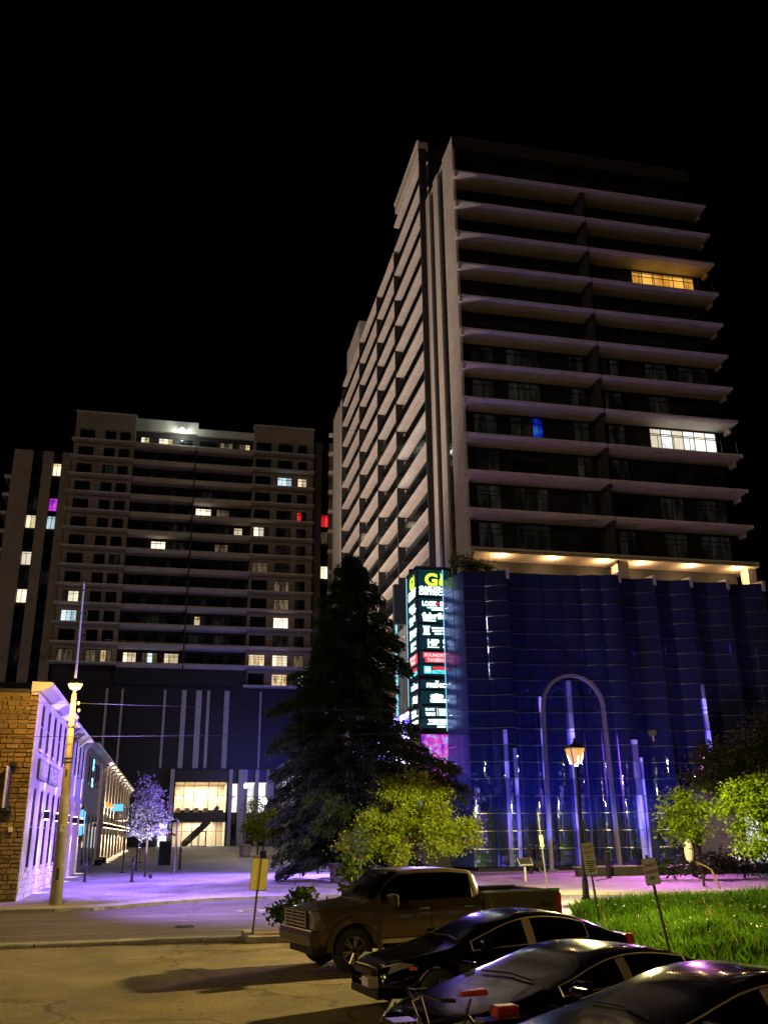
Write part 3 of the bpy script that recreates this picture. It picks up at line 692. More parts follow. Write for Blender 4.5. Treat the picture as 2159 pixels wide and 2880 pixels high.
# ================================================================== SIGN PYLON AND MEDIA WALL
sp = thing('sign_pylon', 'tall lit directory sign tower beside the glass podium', 'sign', (17.6, 64.4, 0.35))
MB().box(16.42, 18.95, 63.08, 65.75, 0.35, 21.0).build('pylon_core', 'pixel_dark', sp)
q = MB()
for x, y in ((16.32, 63.0), (16.32, 65.75)): q.box(x, x+.12, y, y+.12, 5.0, 21.1)
q.box(16.30, 19.0, 62.98, 65.9, 21.1, 21.22).box(18.86, 18.98, 62.98, 63.1, 5.0, 21.1)
q.build('pylon_frame', 'sign_housing', sp)
PAN = [(19.0, 21.0), (18.0-.15, 18.85), (17.05, 17.85-.1), (16.0, 16.9), (15.1, 15.95), (14.1, 14.95), (13.25, 14.0), (12.3, 12.95), (11.25, 12.15), (10.35, 11.1), (9.6, 10.25)]
def panel_text(k, face):
    F = face == 'front'
    rt = (1, 0, 0) if F else (0, -1, 0)
    def P(x, z, d=0.02): return (x, 63.04-d, z) if F else (16.38-d, 65.62-(x-16.5)*0.98, z)
    z0, z1 = PAN[k]
    if F: pm = MB().box(16.46, 18.84, 63.03, 63.07, z0, z1)
    else: pm = MB().box(16.37, 16.41, 63.14, 65.73, z0, z1)
    p = pm.build('sign_panel', 'sign_back' if k != 5 else 'lit_red', sp)
    if k == 5: p.data.materials[0] = M['sign_back']
    def T(s, x, z, size, m, width=None, bold=0.0):
        q = MB(); write(q, s, P(x, z), size, rt, bold=bold, depth=0.012, width=width); q.build('lettering', m, p)
    def bar(x0, x1, za, zb, m):
        q = MB()
        if F: q.box(x0, x1, 63.005, 63.028, za, zb)
        else: q.box(16.345, 16.368, 65.62-(x1-16.5)*.98, 65.62-(x0-16.5)*.98, za, zb)
        q.build('lettering', m, p)
    if k == 0:
        T('G', 16.95, 19.82, 1.25, 'sign_lime', 0.95, 0.045)
        q = MB()
        o = P(18.05, 19.84); r = Vector(rt)
        pts = [(0, 0), (0.22, 0), (0.26, 0.25), (0.2, 0.5), (0.24, 0.72), (0.1, 0.95), (0.12, 0.6), (0, 0.35)]
        nrm = r.cross(Vector((0, 0, 1)))
        vs = [Vector(o)+r*a+Vector((0, 0, b)) for a, b in pts]; n = len(vs)
        q.add(vs+[v+nrm*.02 for v in vs], [tuple(range(n)), tuple(range(2*n-1, n-1, -1))]+[(i, (i+1) % n, n+(i+1) % n, n+i) for i in range(n)])
        q.build('flame_logo', 'sign_lime', p)
        T('GASLIGHT', 16.52, 19.44, 0.40, 'sign_white_light', 2.15, 0.02); T('DISTRICT', 16.52, 19.10, 0.40, 'sign_white_light', 2.0, 0.02)
    elif k == 1:
        T('LOGIK', 16.72, 18.27, 0.48, 'sign_white_light', 1.10, 0.02); T('*', 17.80, 18.10, 0.62, 'sign_red_light', 0.25, 0.02); T('R', 18.06, 18.27, 0.48, 'sign_white_light', 0.28, 0.02)
        bar(17.1, 18.7, 18.10, 18.18, 'sign_white_light'); bar(17.4, 18.5, 17.95, 18.03, 'sign_white_light')
    elif k == 2:
        T('fabrik', 16.72, 17.34, 0.60, 'sign_white_light', 1.75, 0.025); bar(16.78, 17.7, 17.14, 17.24, 'sign_white_light')
    elif k == 3:
        for x in (16.85, 17.0, 17.15): bar(x-.045, x+.045, 16.25, 16.68, 'sign_white_light')
        bar(16.74, 17.26, 16.68, 16.78, 'sign_white_light'); bar(16.74, 17.26, 16.14, 16.24, 'sign_white_light')
        for x0, x1, zz in ((17.38, 17.95, 16.58), (18.02, 18.7, 16.58), (17.44, 18.1, 16.38), (18.18, 18.7, 16.38), (17.6, 18.12, 16.18), (18.2, 18.5, 16.18)): bar(x0, x1, zz, zz+.12, 'sign_white_light')
    elif k == 4:
        T('HIP', 17.05, 15.38, 0.62, 'sign_white_light', 0.85, 0.03); bar(17.05, 17.9, 15.22, 15.30, 'sign_white_light'); T('8', 18.2, 15.55, 0.4, 'sign_white_light', 0.2, 0.02); bar(18.2, 18.42, 15.22, 15.36, 'sign_white_light')
    elif k == 5:
        bar(16.72, 18.70, 14.50, 14.86, 'sign_red_light'); bar(16.86, 18.70, 14.18, 14.48, 'sign_red_light')
        def T2(s, x, z, size, w):
            q = MB(); write(q, s, P(x, z, 0.055), size, rt, bold=0.008, depth=0.008, width=w); q.build('lettering', 'sign_pink_text', p)
        T2('FOUNDRY', 16.78, 14.56, 0.33, 1.62); T2('TAVERN', 16.98, 14.22, 0.33, 1.2)
    elif k == 6:
        bar(16.76, 17.26, 13.38, 13.88, 'sign_cyan')
        q = MB(); write(q, 'M', P(16.86, 13.47, 0.05), 0.46, rt, bold=0.01, depth=0.008, width=0.3); q.build('lettering', 'sign_white_light', p)
        T('PIZZERIA', 17.38, 13.68, 0.25, 'sign_red_light', 1.15, 0.008); T('MOTOLO', 17.33, 13.38, 0.34, 'sign_cyan', 1.25, 0.015)
    elif k == 7:
        T('THE', 17.55, 12.76, 0.15, 'sign_white_light', 0.25, 0.01); T('FRENCH', 16.9, 12.42, 0.38, 'sign_white_light', 1.75, 0.025)
    elif k == 8:
        for x, r_ in ((17.35, .2), (17.62, .27), (17.92, .2)):
            q = MB()
            for a in range(14):
                t = 2*math.pi*a/14; o = Vector(P(x+r_*math.cos(t), 11.78+r_*.7*math.sin(t))); q.v.append(o)
            q.f.append(tuple(range(14))); q.build('cloud_logo', 'sign_white_light', p)
        bar(17.15, 18.3, 11.36, 11.6, 'sign_white_light'); bar(18.4, 18.5, 11.36, 11.9, 'sign_white_light')
    elif k == 9:
        T('BLACK', 16.78, 10.78, 0.24, 'sign_white_light', 0.7, 0.012); T('TEAM', 16.78, 10.45, 0.30, 'sign_white_light', 0.7, 0.015); bar(17.62, 17.65, 10.45, 10.98, 'sign_white_light')
        bar(17.75, 18.7, 10.74, 10.92, 'sign_white_light'); bar(17.75, 18.7, 10.6, 10.66, 'sign_white_light'); bar(17.75, 18.7, 10.46, 10.52, 'sign_white_light')
    else:
        T('WESTERS', 16.98, 9.98, 0.30, 'sign_white_light', 1.6, 0.02); bar(16.9, 18.6, 9.84, 9.90, 'sign_white_light'); bar(17.6, 18.2, 9.64, 9.76, 'sign_white_light')
for k in range(len(PAN)):
    panel_text(k, 'front'); panel_text(k, 'side')
for z, h in ((18.3, .3), (17.0, .5), (16.3, .35), (15.4, .25), (14.9, .2), (14.3, .5), (13.2, .3), (12.4, .4)):
    MB().prism([(16.56, z), (16.62, z), (16.66, z+h*.6), (16.6, z+h), (16.55, z+h*.7)], 'y', 62.99, 63.02).build('lettering', 'frame_grey', sp)
MB().box(18.27, 18.33, 62.94, 62.99, 9.4, 21.0).build('edge_light', 'pipe_light', sp)
MB().box(16.27, 16.31, 65.9, 65.96, 11.4, 21.0).build('edge_light', 'pipe_light', sp)
# LED screen under the directory, in tiles
ls = thing('led_screen', 'bright pink and cyan video screen at the foot of the directory sign', 'screen', (17.6, 62.95, 6.4))
MB().box(16.36, 18.97, 62.93, 63.0, 6.3, 9.25).build('screen_frame', 'frame_black', ls)
for i in range(4):
    for j in range(3):
        MB().box(16.42+i*.63, 16.42+i*.63+.62, 62.90, 62.93, 6.4+j*.92, 6.4+j*.92+.91).build('screen_tile', 'led_pink', ls)
mw = thing('media_wall', 'long glowing blue and white video wall along the podium side above the shops', 'screen', (18, 71, 5.3))
MB().box(16.36, 19.9, 66.1, 77.2, 5.3, 11.2).build('media_housing', 'sign_housing', mw)
for i in range(9):
    for j in range(4):
        MB().box(16.31, 16.355, 66.2+i*1.21, 66.2+i*1.21+1.19, 5.5+j*1.4, 5.5+j*1.4+1.38).build('screen_tile', 'led_blue', mw)
for i in range(3):
    for j in range(4):
        MB().box(16.42+i*1.1, 16.42+i*1.1+1.08, 66.0, 66.08, 5.5+j*1.4, 5.5+j*1.4+1.38).build('screen_tile', 'led_blue', mw)

# ================================================================== APARTMENT BUILDING AT THE BACK
bk = thing('apartment_building', 'wide apartment block with balcony bands closing the end of the plaza', 'building', (0, 150, 1.2))
BL = [64.0-3.03*n for n in range(14)]
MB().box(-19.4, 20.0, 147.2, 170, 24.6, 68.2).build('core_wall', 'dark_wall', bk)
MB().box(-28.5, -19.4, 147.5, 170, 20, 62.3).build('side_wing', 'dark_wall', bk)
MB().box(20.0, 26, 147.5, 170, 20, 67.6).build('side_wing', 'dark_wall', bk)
# end wings: beige wall pieces between the windows, floor by floor
def wing(x0, x1, wins, last):
    MB().box(x0, x1, 145.6, 147.2, 66.35, 69.1).build('parapet', 'grey_wall', bk)
    MB().box(x0-.15, x1+.1, 145.4, 147.2, 69.1, 69.4).build('coping', 'precast', bk)
    for n in range(last):
        z = BL[n]; top = z+3.03 if n else 66.35
        q = MB().box(x0, x1, 145.7, 147.2, z+2.2, top).box(x0, x1, 145.7, 147.2, z, z+0.15)
        xs = [x0]+[v for w in wins for v in w]+[x1]
        for i in range(0, len(xs), 2): q.box(xs[i], xs[i+1], 145.7, 147.2, z+0.15, z+2.2)
        q.build('wall', 'grey_wall', bk)
        MB().prism([(144.5, z-.05), (144.5, z+.18), (145.7, z+.18), (145.7, z-.17), (144.8, z-.17)], 'x', x0-.3, x1+.1).build('balcony_slab', 'soffit', bk)
        MB().box(x0-.2, x1, 144.56, 144.60, z+1.15, z+1.19).box(x0-.2, x1, 144.56, 144.59, z+.6, z+.62).build('railing', 'frame_black', bk)
LIT = {}
def lit(w, n, k, m): LIT[(w, n, k)] = m
lit('R', 2, 1, 'lit_cool'); lit('R', 2, 2, 'lit_warm'); lit('R', 4, 2, ['lit_red', 'window_glass', 'window_glass']); lit('R', 5, 0, ['lit_bright', 'lit_bright', 'dark_room'])
lit('R', 7, 0, 'lit_dim'); lit('R', 8, 1, 'lit_dim'); lit('R', 9, 1, 'lit_dim'); lit('R', 10, 1, 'lit_bright'); lit('R', 12, 0, 'lit_warm'); lit('R', 12, 1, 'lit_warm'); lit('R', 12, 2, 'lit_dim'); lit('R', 13, 1, 'lit_warm'); lit('R', 13, 2, ['dark_room', 'lit_bright'])
lit('L', 9, 0, ['dark_room', 'lit_bright', 'lit_warm']); lit('L', 10, 0, 'lit_cool'); lit('L', 12, 0, 'lit_dim'); lit('L', 12, 1, 'lit_dim'); lit('L', 12, 2, ['lit_warm', 'lit_dim']); lit('L', 2, 1, 'dark_room'); lit('L', 7, 2, 'dark_room')
lit('C', 0, 0, ['lit_warm', 'lit_warm', 'dark_room']); lit('C', 0, 1, 'lit_warm'); lit('C', 0, 4, 'lit_dim'); lit('C', 0, 5, ['lit_dim', 'lit_dim', 'lit_warm'])
lit('C', 4, 3, 'lit_bright'); lit('C', 4, 4, 'lit_dim'); lit('C', 5, 5, ['lit_warm', 'lit_warm', 'window_glass']); lit('C', 5, 4, 'dark_room'); lit('C', 6, 1, 'lit_bright'); lit('C', 6, 2, 'dark_room'); lit('C', 6, 4, 'lit_dim')
lit('C', 10, 3, ['dark_room', 'lit_warm', 'dark_room']); lit('C', 10, 1, 'dark_room'); lit('C', 10, 4, 'dark_room'); lit('C', 11, 3, 'dark_room'); lit('C', 11, 4, 'dark_room')
lit('C', 12, 0, 'lit_warm'); lit('C', 12, 1, ['lit_dim', 'lit_cool', 'lit_dim']); lit('C', 12, 2, 'lit_warm'); lit('C', 9, 3, 'dark_room'); lit('C', 3, 3, 'dark_room'); lit('C', 5, 2, 'dark_room')
WL = [(-18.6, -16.2), (-14.6, -12.85), (-12.25, -10.55)]
WR = [(10.2, 12.8), (13.9, 16.4), (17.3, 18.95)]
WC = [(-9.0, -6.9), (-6.1, -3.7), (-2.8, -0.5), (0.65, 3.3), (4.05, 6.35), (7.05, 9.2)]
wing(-19.35, -9.85, WL, 13); wing(9.8, 20.0, WR, 14)
for nm, WW, y, last in (('L', WL, 145.72, 13), ('R', WR, 145.72, 14), ('C', WC, 147.15, 13)):
    for n in range(last):
        for k, (a, b) in enumerate(WW):
            m = LIT.get((nm, n, k)); z = BL[n]
            yy = y+0.25 if nm != 'C' else y
            if m: window(bk, a+.04, b-.04, z+.20, z+2.15, yy, m, 3 if b-a > 1.9 else 2, 0.8)
            else: window(bk, a+.04, b-.04, z+.20, z+2.15, yy, 'window_glass', 2, 0.8, split=False)
# centre: long rounded balcony bands
for n in range(13):
    z = BL[n]-0.35
    for a, b in ((-9.75, 0.1), (0.3, 9.7)):
        prof = [(144.9, z+.15), (144.72, z+.35), (144.9, z+.62), (147.1, z+.62), (147.1, z-.12), (145.3, z-.12)]
        MB().prism(prof, 'x', a, b).build('balcony_slab', 'soffit', bk)
        MB().box(a, b, 144.95, 145.0, z+1.5, z+1.55).build('railing', 'frame_black', bk)
    if n: MB().box(0.1, 0.3, 144.9, 147.1, z+.6, z+3.0).build('partition_wall', 'dark_wall', bk)
MB().box(-9.8, 0.33, 146.6, 149, 67.2, 69.3).build('penthouse_panel', 'pale_wall', bk)
MB().box(0.36, 9.75, 146.6, 149, 66.9, 68.2).build('penthouse_panel', 'pale_wall', bk)
fx = MB().obox((-2.3, 146.2, 67.6), (0.5, 0.5, 0.35)).build('roof_floodlight', 'frame_grey', bk)
MB().lathe([(0.32, 0), (0.4, .2), (0.02, .5)], (-2.3, 145.8, 67.3), 12).build('lens', 'bulb_white', fx)
lamp_light('roof_flood_beam', 'POINT', (-2.3, 145.3, 67.0), 420, (0.95, 1.0, 0.85), bk, 0.2)
# striped stair wings left and right
def stripes(cols, z0, z1):
    for a, b in cols:
        MB().box(a, b, 146.9, 147.5, z0, z1).build('cladding_panel', 'grey_wall', bk)
stripes([(-28.5, -25.6), (-24.0, -22.45), (-21.05, -19.6)], 22, 62.3); stripes([(20.4, 21.6), (22.95, 23.95)], 22, 67.6)
for c, (a, b) in enumerate(((-25.55, -24.05), (-22.4, -21.1), (21.65, 22.9))):
    lits = [{52.3: 'dark_room', 49.9: 'lit_warm', 43.9: 'lit_bright', 41.0: 'dark_room', 37.9: 'lit_bright', 28.0: 'dark_room'},
            {58.2: 'lit_warm', 52.2: 'lit_purple', 49.2: 'lit_cool', 40.8: 'dark_room'},
            {52.3: 'lit_red', 49.8: 'lit_dim', 42.4: 'lit_bright'}][c]
    z = 58.2
    for n in range(13):
        zz = 58.2-3.03*n
        m = 'window_glass'
        for k, v in lits.items():
            if abs(k-zz) < 1.3: m = v
        window(bk, a, b, zz, zz+2.2, 147.4, m, 2, 0.85, split=m not in ('window_glass',))
for n in range(7):
    z = 57.5-3.05*n
    MB().prism([(-29.6, z), (-29.4, z-.25), (-28.52, z-.3), (-28.52, z+.3), (-29.5, z+.3)], 'y', 147, 155).build('balcony_slab', 'soffit', bk)
# podium of the back building: dark wall with pale vertical ribs
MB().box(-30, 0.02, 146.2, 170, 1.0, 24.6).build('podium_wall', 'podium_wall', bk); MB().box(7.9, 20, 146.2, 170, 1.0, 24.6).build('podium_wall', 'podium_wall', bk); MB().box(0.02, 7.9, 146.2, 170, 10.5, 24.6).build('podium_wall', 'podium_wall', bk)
MB().box(-9.8, 10, 145.6, 147.2, 24.6, 27.2).build('podium_cap', 'podium_wall', bk)
for a, b in ((-10.9, -10.55), (-8.6, -8.3), (-2.35, -2.0), (0.35, 1.05), (2.5, 3.35), (4.15, 4.6), (6.8, 7.55), (12.25, 12.5)):
    MB().box(a, b, 146.0, 146.2, 12.4, 24.0).build('wall_rib', 'precast', bk)
# ------------------------------------------------------------------ lobby pavilion
lb = thing('lobby_pavilion', 'double-height lit glass lobby at the end of the plaza', 'building', (4, 144, 1.15))
for a, b in ((-0.57, 0.0), (8.0, 8.5), (9.4, 10.7), (11.9, 12.42), (13.6, 14.65)):
    MB().box(a, b, 144.6, 146.2, 1.2, 12.15).build('column', 'precast', lb)
MB().box(0.0, 8.0, 144.9, 146.2, 10.35, 12.1).build('fascia', 'frame_black', lb)
MB().box(0.0, 8.0, 144.85, 146.2, 4.7, 6.05).build('spandrel', 'frame_black', lb)
MB().box(8.5, 15, 145.6, 146.2, 10.3, 12.1).box(8.5, 15, 145.5, 146.2, 4.6, 5.9).build('fascia', 'frame_black', lb)
MB().box(0.0, 0.22, 144.85, 146.2, 1.2, 10.35).build('jamb', 'frame_black', lb); MB().box(7.72, 8.0, 144.85, 146.2, 1.2, 10.35).build('jamb', 'frame_black', lb)
# room behind the glass
MB().box(0.22, 7.72, 153.0, 153.2, 1.2, 10.4).box(0.02, 0.21, 146.2, 153, 1.2, 10.4).box(7.73, 7.9, 146.2, 153, 1.2, 10.4).box(0.2, 7.75, 146.2, 153.2, 10.36, 10.5).build('interior_wall', 'lobby_wall', lb)
MB().box(0.22, 7.72, 146.2, 153, 1.1, 1.2).box(0.22, 7.72, 149.5, 153, 5.2, 5.45).build('interior_floor', 'mid_panel', lb)
lamp_light('lobby_ceiling_light', 'AREA', (4, 149.5, 10.2), 1400, (1.0, 0.90, 0.74), lb, 5.5, aim=(4, 149.5, 0))
lamp_light('lobby_lower_light', 'AREA', (4, 150.5, 5.0), 700, (1.0, 0.90, 0.74), lb, 4.5, aim=(4, 149.9, 0))
xs = [0.22, 1.5, 2.95, 5.05, 6.45, 7.72]
for i in range(5):
    for z0, z1 in ((6.05, 8.45), (8.5, 10.35), (3.45, 4.7), (1.25, 3.4)):
        if i == 2 and z0 < 3: continue
        MB().box(xs[i]+.04, xs[i+1]-.04, 145.0, 145.03, z0, z1).build('pane', 'clear_glass', lb)
    if i: MB().box(xs[i]-.045, xs[i]+.045, 144.93, 145.1, 1.2, 4.7).box(xs[i]-.045, xs[i]+.045, 144.93, 145.1, 6.05, 10.35).build('mullion', 'frame_black', lb)
for z in (3.4, 8.45): MB().box(.22, 7.72, 144.95, 145.08, z, z+.06).build('transom', 'frame_black', lb)
for x in (2.95, 4.02):
    d = MB().box(x, x+.12, 144.9, 145.06, 1.2, 3.4).box(x+.9, x+1.02, 144.9, 145.06, 1.2, 3.4).box(x, x+1.02, 144.9, 145.06, 3.3, 3.4).box(x, x+1.02, 144.9, 145.06, 1.2, 1.45).build('door', 'frame_black', lb)
    MB().box(x+.12, x+.9, 144.97, 144.99, 1.45, 3.3).build('pane', 'clear_glass', d); MB().tube([(x+.8, 144.84, 2.0), (x+.8, 144.84, 2.6)], .03, 6).build('handle', 'steel', d)
# stair rising to the right, balustrade on the upper level, chairs and lamps inside
mb = MB().prism([(1.6, 1.2), (2.2, 1.2), (6.4, 5.2), (6.4, 5.9), (5.8, 5.9), (1.6, 2.0)], 'y', 147.4, 147.7); mb.build('stair', 'stair_dark', lb)
MB().prism([(5.3, 5.6), (6.9, 7.6), (6.9, 6.6), (6.2, 5.6)], 'y', 148.5, 148.6).build('stair_rail', 'frame_black', lb)
MB().box(.3, 7.6, 149.5, 149.55, 5.45, 6.5).build('balustrade', 'window_glass', lb)
for i, x in enumerate((0.45, 1.75, 3.1, 4.5)):
    c = thing('lounge_chair', ('tan lounge chair on the lobby upper level, %s from the entrance side' % ('first', 'second', 'third', 'fourth')[i]), 'chair', (x, 147.5, 6.06), group='chairs on the lobby upper level')
    MB().box(x, x+.75, 147.3, 147.42, 6.06, 6.75).build('backrest', 'chair_tan', c); MB().box(x, x+.75, 147.42, 148.0, 6.06, 6.3).build('seat', 'chair_tan', c)
for i, x in enumerate((0.75, 2.1, 3.85, 5.6, 6.95)):
    c = thing('pendant_lamp', 'round globe pendant, %s in the row hanging inside the lobby window' % ('first', 'second', 'third', 'fourth', 'fifth')[i], 'lamp', (x, 147, 8.2), group='globe pendants in the lobby')
    MB().lathe([(0.02, -.22), (.16, -.16), (.24, 0), (.16, .16), (.02, .22)], (x, 147, 8.25), 12).build('globe', 'bulb_warm', c, smooth=True); MB().tube([(x, 147, 8.45), (x, 147, 10.35)], .012, 5).build('cord', 'wire', c)
def chandelier(x, z, label):
    c = thing('chandelier', label, 'lamp', (x, 148, z)); g = random.Random(int(x*10))
    MB().tube([(x, 148, z+.4), (x, 148, z+2)], .015, 5).build('cord', 'wire', c)
    for i in range(9):
        px, pz_ = x+(g.random()-.5)*1.5, z+(g.random()-.5)*.7
        MB().tube([(x, 148, z+.3), (px, 148+(g.random()-.5)*.6, pz_)], [.02, .09], 6).build('arm', 'bulb_warm', c)
chandelier(3.9, 7.2, 'cluster chandelier glowing behind the upper lobby window'); chandelier(4.4, 4.0, 'low cluster lamp above the lobby doors')
for a, b, z0, z1, m in ((8.52, 9.38, 6.0, 10.2, 'lit_store'), (10.75, 11.85, 5.95, 10.2, 'lit_store'), (12.45, 13.55, 5.95, 10.2, 'lit_store'), (8.6, 9.3, 1.3, 4.5, 'window_glass')):
    window(lb, a, b, z0, z1, 145.55, m, 1, 0.55)
MB().box(-1.8, -0.62, 145.0, 146.2, 1.2, 4.6).build('side_window', 'lit_store', lb)
MB().box(10.72, 11.88, 145.45, 145.54, 10.05, 10.3).box(12.44, 13.58, 145.45, 145.54, 10.05, 10.3).build('blind_box', 'lit_bright', lb)
# low wing returning towards the viewer on the podium side
lw = thing('low_wing', 'low finned wing with tall lit windows between the lobby and the spruce', 'building', (16, 135, 1))
MB().box(15.3, 19.9, 112, 146.2, 1.0, 12.3).build('wall', 'podium_wall', lw)
for i, y in enumerate((143.5, 141.5, 139.8, 138.2, 136.4, 134.5, 129.5, 127.5, 122, 117)):
    MB().box(14.85, 15.3, y, y+.55, 1.0, 12.3).build('fin', 'precast', lw)
for y0, y1 in ((130.3, 134.2), (123, 127), (137, 138)):
    w = MB().box(15.2, 15.3, y0, y1, 4.9, 5.1).box(15.2, 15.3, y0, y1, 10.1, 10.3).box(15.2, 15.3, (y0+y1)/2-.06, (y0+y1)/2+.06, 5.1, 10.1).box(15.2, 15.3, y0, y1, 7.5, 7.6).build('window', 'frame_black', lw)
    MB().box(15.24, 15.26, y0, y1, 5.1, 10.1).build('pane', 'lit_store', w)
for y0, y1 in ((130.3, 134.2), (136.6, 138.2), (123, 127)):
    w = MB().box(15.2, 15.3, y0, y1, 3.9, 4.0).build('shop_window', 'frame_black', lw); MB().box(15.24, 15.26, y0, y1, 1.2, 3.9).build('pane', 'lit_store', w)
# ================================================================== STONE BUILDING ON THE LEFT
SX = -5.97
st = thing('stone_building', 'long old stone building washed in violet light along the plaza', 'building', (-12, 80, 0.2))
MB().box(-28, SX-0.30, 42.75, 68.0, 0.0, 8.6).build('wall_core', 'mortar', st)
MB().box(-28, SX-0.30, 68.0, 137, 0.4, 8.6).build('wall_core', 'render_dark', st)
MB().box(-28, SX-0.2, 42.6, 68.2, 8.6, 8.75).box(-28, SX-.2, 68.2, 137, 8.6, 8.7).build('roof', 'dark_wall', st)
# front gable wall to the street, stone by stone
MB().box(-28, SX, 42.62, 42.76, 0.1, 8.5).build('front_wall', 'mortar', st)
g = random.Random(21); z = 0.14
while z < 8.42:
    h = min(0.13+0.12*g.random(), 8.46-z); x = SX-0.002-0.25*g.random()*0
    first = True
    while x > -8.0:
        l = 0.20+0.38*g.random() if not first else 0.2+0.3*g.random(); first = False
        d = 0.045+0.05*g.random(); e = 0.012
        j = lambda: (g.random()-.5)*0.02
        x0, x1, z0, z1 = x-l+e, x-e, z+e, z+h-e
        MB().add([(x0, 42.63, z0), (x1, 42.63, z0), (x1, 42.63, z1), (x0, 42.63, z1), (x0+.015+j(), 42.62-d, z0+.012+j()*.5), (x1-.015+j(), 42.62-d, z0+.012+j()*.5), (x1-.015+j(), 42.62-d+j(), z1-.012), (x0+.015+j(), 42.62-d+j(), z1-.012)],
                 [(4, 5, 6, 7), (0, 1, 5, 4), (1, 2, 6, 5), (2, 3, 7, 6), (3, 0, 4, 7)]).build('stone', 'stone_tan', st)
        x -= l
    z += h
# plaza side wall: two storeys of tall windows between piers
bays = [44.35+2.33*i for i in range(10)]
BW = 0.95
wz = [(1.45, 4.75), (6.38, 8.35)]
def side(y0, y1, z0, z1, t=0.0, m='stone_wall', name='wall'):
    MB().box(SX-0.3, SX+t, y0, y1, z0, z1).build(name, m, st)
side(42.62, 68.0, 0.1, 1.45); side(42.62, 68.0, 4.75, 6.38); side(42.62, 68.0, 8.35, 8.62)
for (za, zb) in wz:
    e = 42.62
    for b in bays:
        side(e, b, za, zb); e = b+BW
        w = MB().box(SX-.06, SX-.02, b, b+.07, za, zb).box(SX-.06, SX-.02, b+BW-.07, b+BW, za, zb).box(SX-.06, SX-.02, b, b+BW, zb-.08, zb).box(SX-.06, SX-.02, b, b+BW, (za+zb)/2-.04, (za+zb)/2+.04).box(SX-.06, SX-.02, b+BW/2-.03, b+BW/2+.03, za, zb).build('window', 'frame_black', st)
        MB().box(SX-.05, SX-.04, b+.05, b+BW-.05, za, zb-.05).build('pane', 'old_glass', w)
        MB().box(SX-.05, SX+.09, b-.08, b+BW+.08, za-.13, za-.003).build('sill', 'cornice_paint', st)
    side(e, 68.0, za, zb)
# rough stone base course on the plaza side
z = 0.16
while z < 1.4:
    h = 0.26+0.12*g.random(); y = 42.62
    if z+h > 1.44: break
    while y < 60:
        l = 0.45+0.55*g.random(); d = 0.03+0.05*g.random(); e = .012
        gy = gz(y)+.1
        if z+h > gy+.1:
            MB().add([(SX+.001, y+e, z+e), (SX+.001, y+l-e, z+e), (SX+.001, y+l-e, z+h-e), (SX+.001, y+e, z+h-e), (SX+d, y+e+.02, z+e+.02), (SX+d, y+l-e-.02, z+e+.02), (SX+d+.01, y+l-e-.02, z+h-e-.02), (SX+d, y+e+.02, z+h-e-.02)],
                 [(4, 5, 6, 7), (0, 1, 5, 4), (1, 2, 6, 5), (2, 3, 7, 6), (3, 0, 4, 7)]).build('stone', 'stone_pale', st)
        y += l
    z += h
# quoins on the corner
for i in range(22):
    z = 1.5+i*.32; l = .55 if i % 2 else .32
    MB().box(SX+.001, SX+.035, 42.64, 42.64+l, z+.01, z+.31).build('stone', 'stone_pale', st)
# darker rough-stone pier near the glowing doorway
MB().box(SX-.02, SX+.07, 59.3, 67.2, 0.3, 4.75).build('stone_infill', 'stone_brown', st)
# boxed cornice with brackets
for a, b in ((42.5, 55.0),):
    MB().prism([(SX-.3, 8.62), (SX+.12, 8.66), (SX+.5, 8.88), (SX+.55, 8.96), (SX+.55, 9.04), (SX-.3, 9.06)], 'y', a, b).build('cornice', 'cornice_paint', st)
MB().prism([(SX-.3, 8.62), (SX+.18, 8.64), (SX+.4, 8.80), (SX+.42, 8.9), (SX-.3, 8.92)], 'y', 55.0, 68.1).build('cornice', 'cornice_paint', st)
MB().prism([(SX-.3, 8.5), (SX+.3, 8.56), (SX+.75, 8.72), (SX+.75, 8.86), (SX-.3, 8.95)], 'y', 68.2, 137).build('cornice', 'cornice_paint', st)
for y in list(np.arange(84.0, 136, 3.0))+[56, 59, 62, 65]:
    MB().prism([(SX, 8.0), (SX+.15, 8.05), (SX+.6, 8.5), (SX+.6, 8.56), (SX, 8.54)], 'y', y, y+.28).build('bracket', 'cornice_paint', st)
# second section: plain dark render with pilasters further along
side(68.0, 82.0, 0.45, 8.55, 0.0, 'render_dark'); side(82.0, 137, 0.5, 8.55, 0.0, 'stone_brown')
for i, y in enumerate(np.arange(70.5, 81.5, 2.2)):
    w = MB().box(SX, SX+.04, y, y+.9, 6.2, 8.2).build('window', 'frame_black', st); MB().box(SX+.04, SX+.05, y+.07, y+.83, 6.27, 8.13).build('pane', 'window_glass', w)
for y in np.arange(71, 81, 3.2):
    w = MB().box(SX, SX+.04, y, y+1.3, .8, 4.3).build('door', 'frame_black', st); MB().box(SX+.04, SX+.05, y+.1, y+1.2, 1.0, 4.2).build('pane', 'window_glass', w)
YS = [85.5, 90.0, 94.5, 99.5, 104.6, 110.3, 116.1, 121.8, 127.6, 133]
for y in YS:
    MB().box(SX, SX+.32, y-.45, y+.45, gz(y)+.1, 8.5).build('pilaster', 'stone_brown', st)
for a, b in zip(YS, YS[1:]):
    y0, y1 = a+1.1, b-1.1
    for za, zb in ((1.8, 4.7), (5.9, 8.0)):
        w = MB().box(SX, SX+.05, y0, y1, za, zb).build('window', 'frame_black', st); MB().box(SX+.05, SX+.06, y0+.1, y1-.1, za+.1, zb-.1).build('pane', 'window_glass', w)
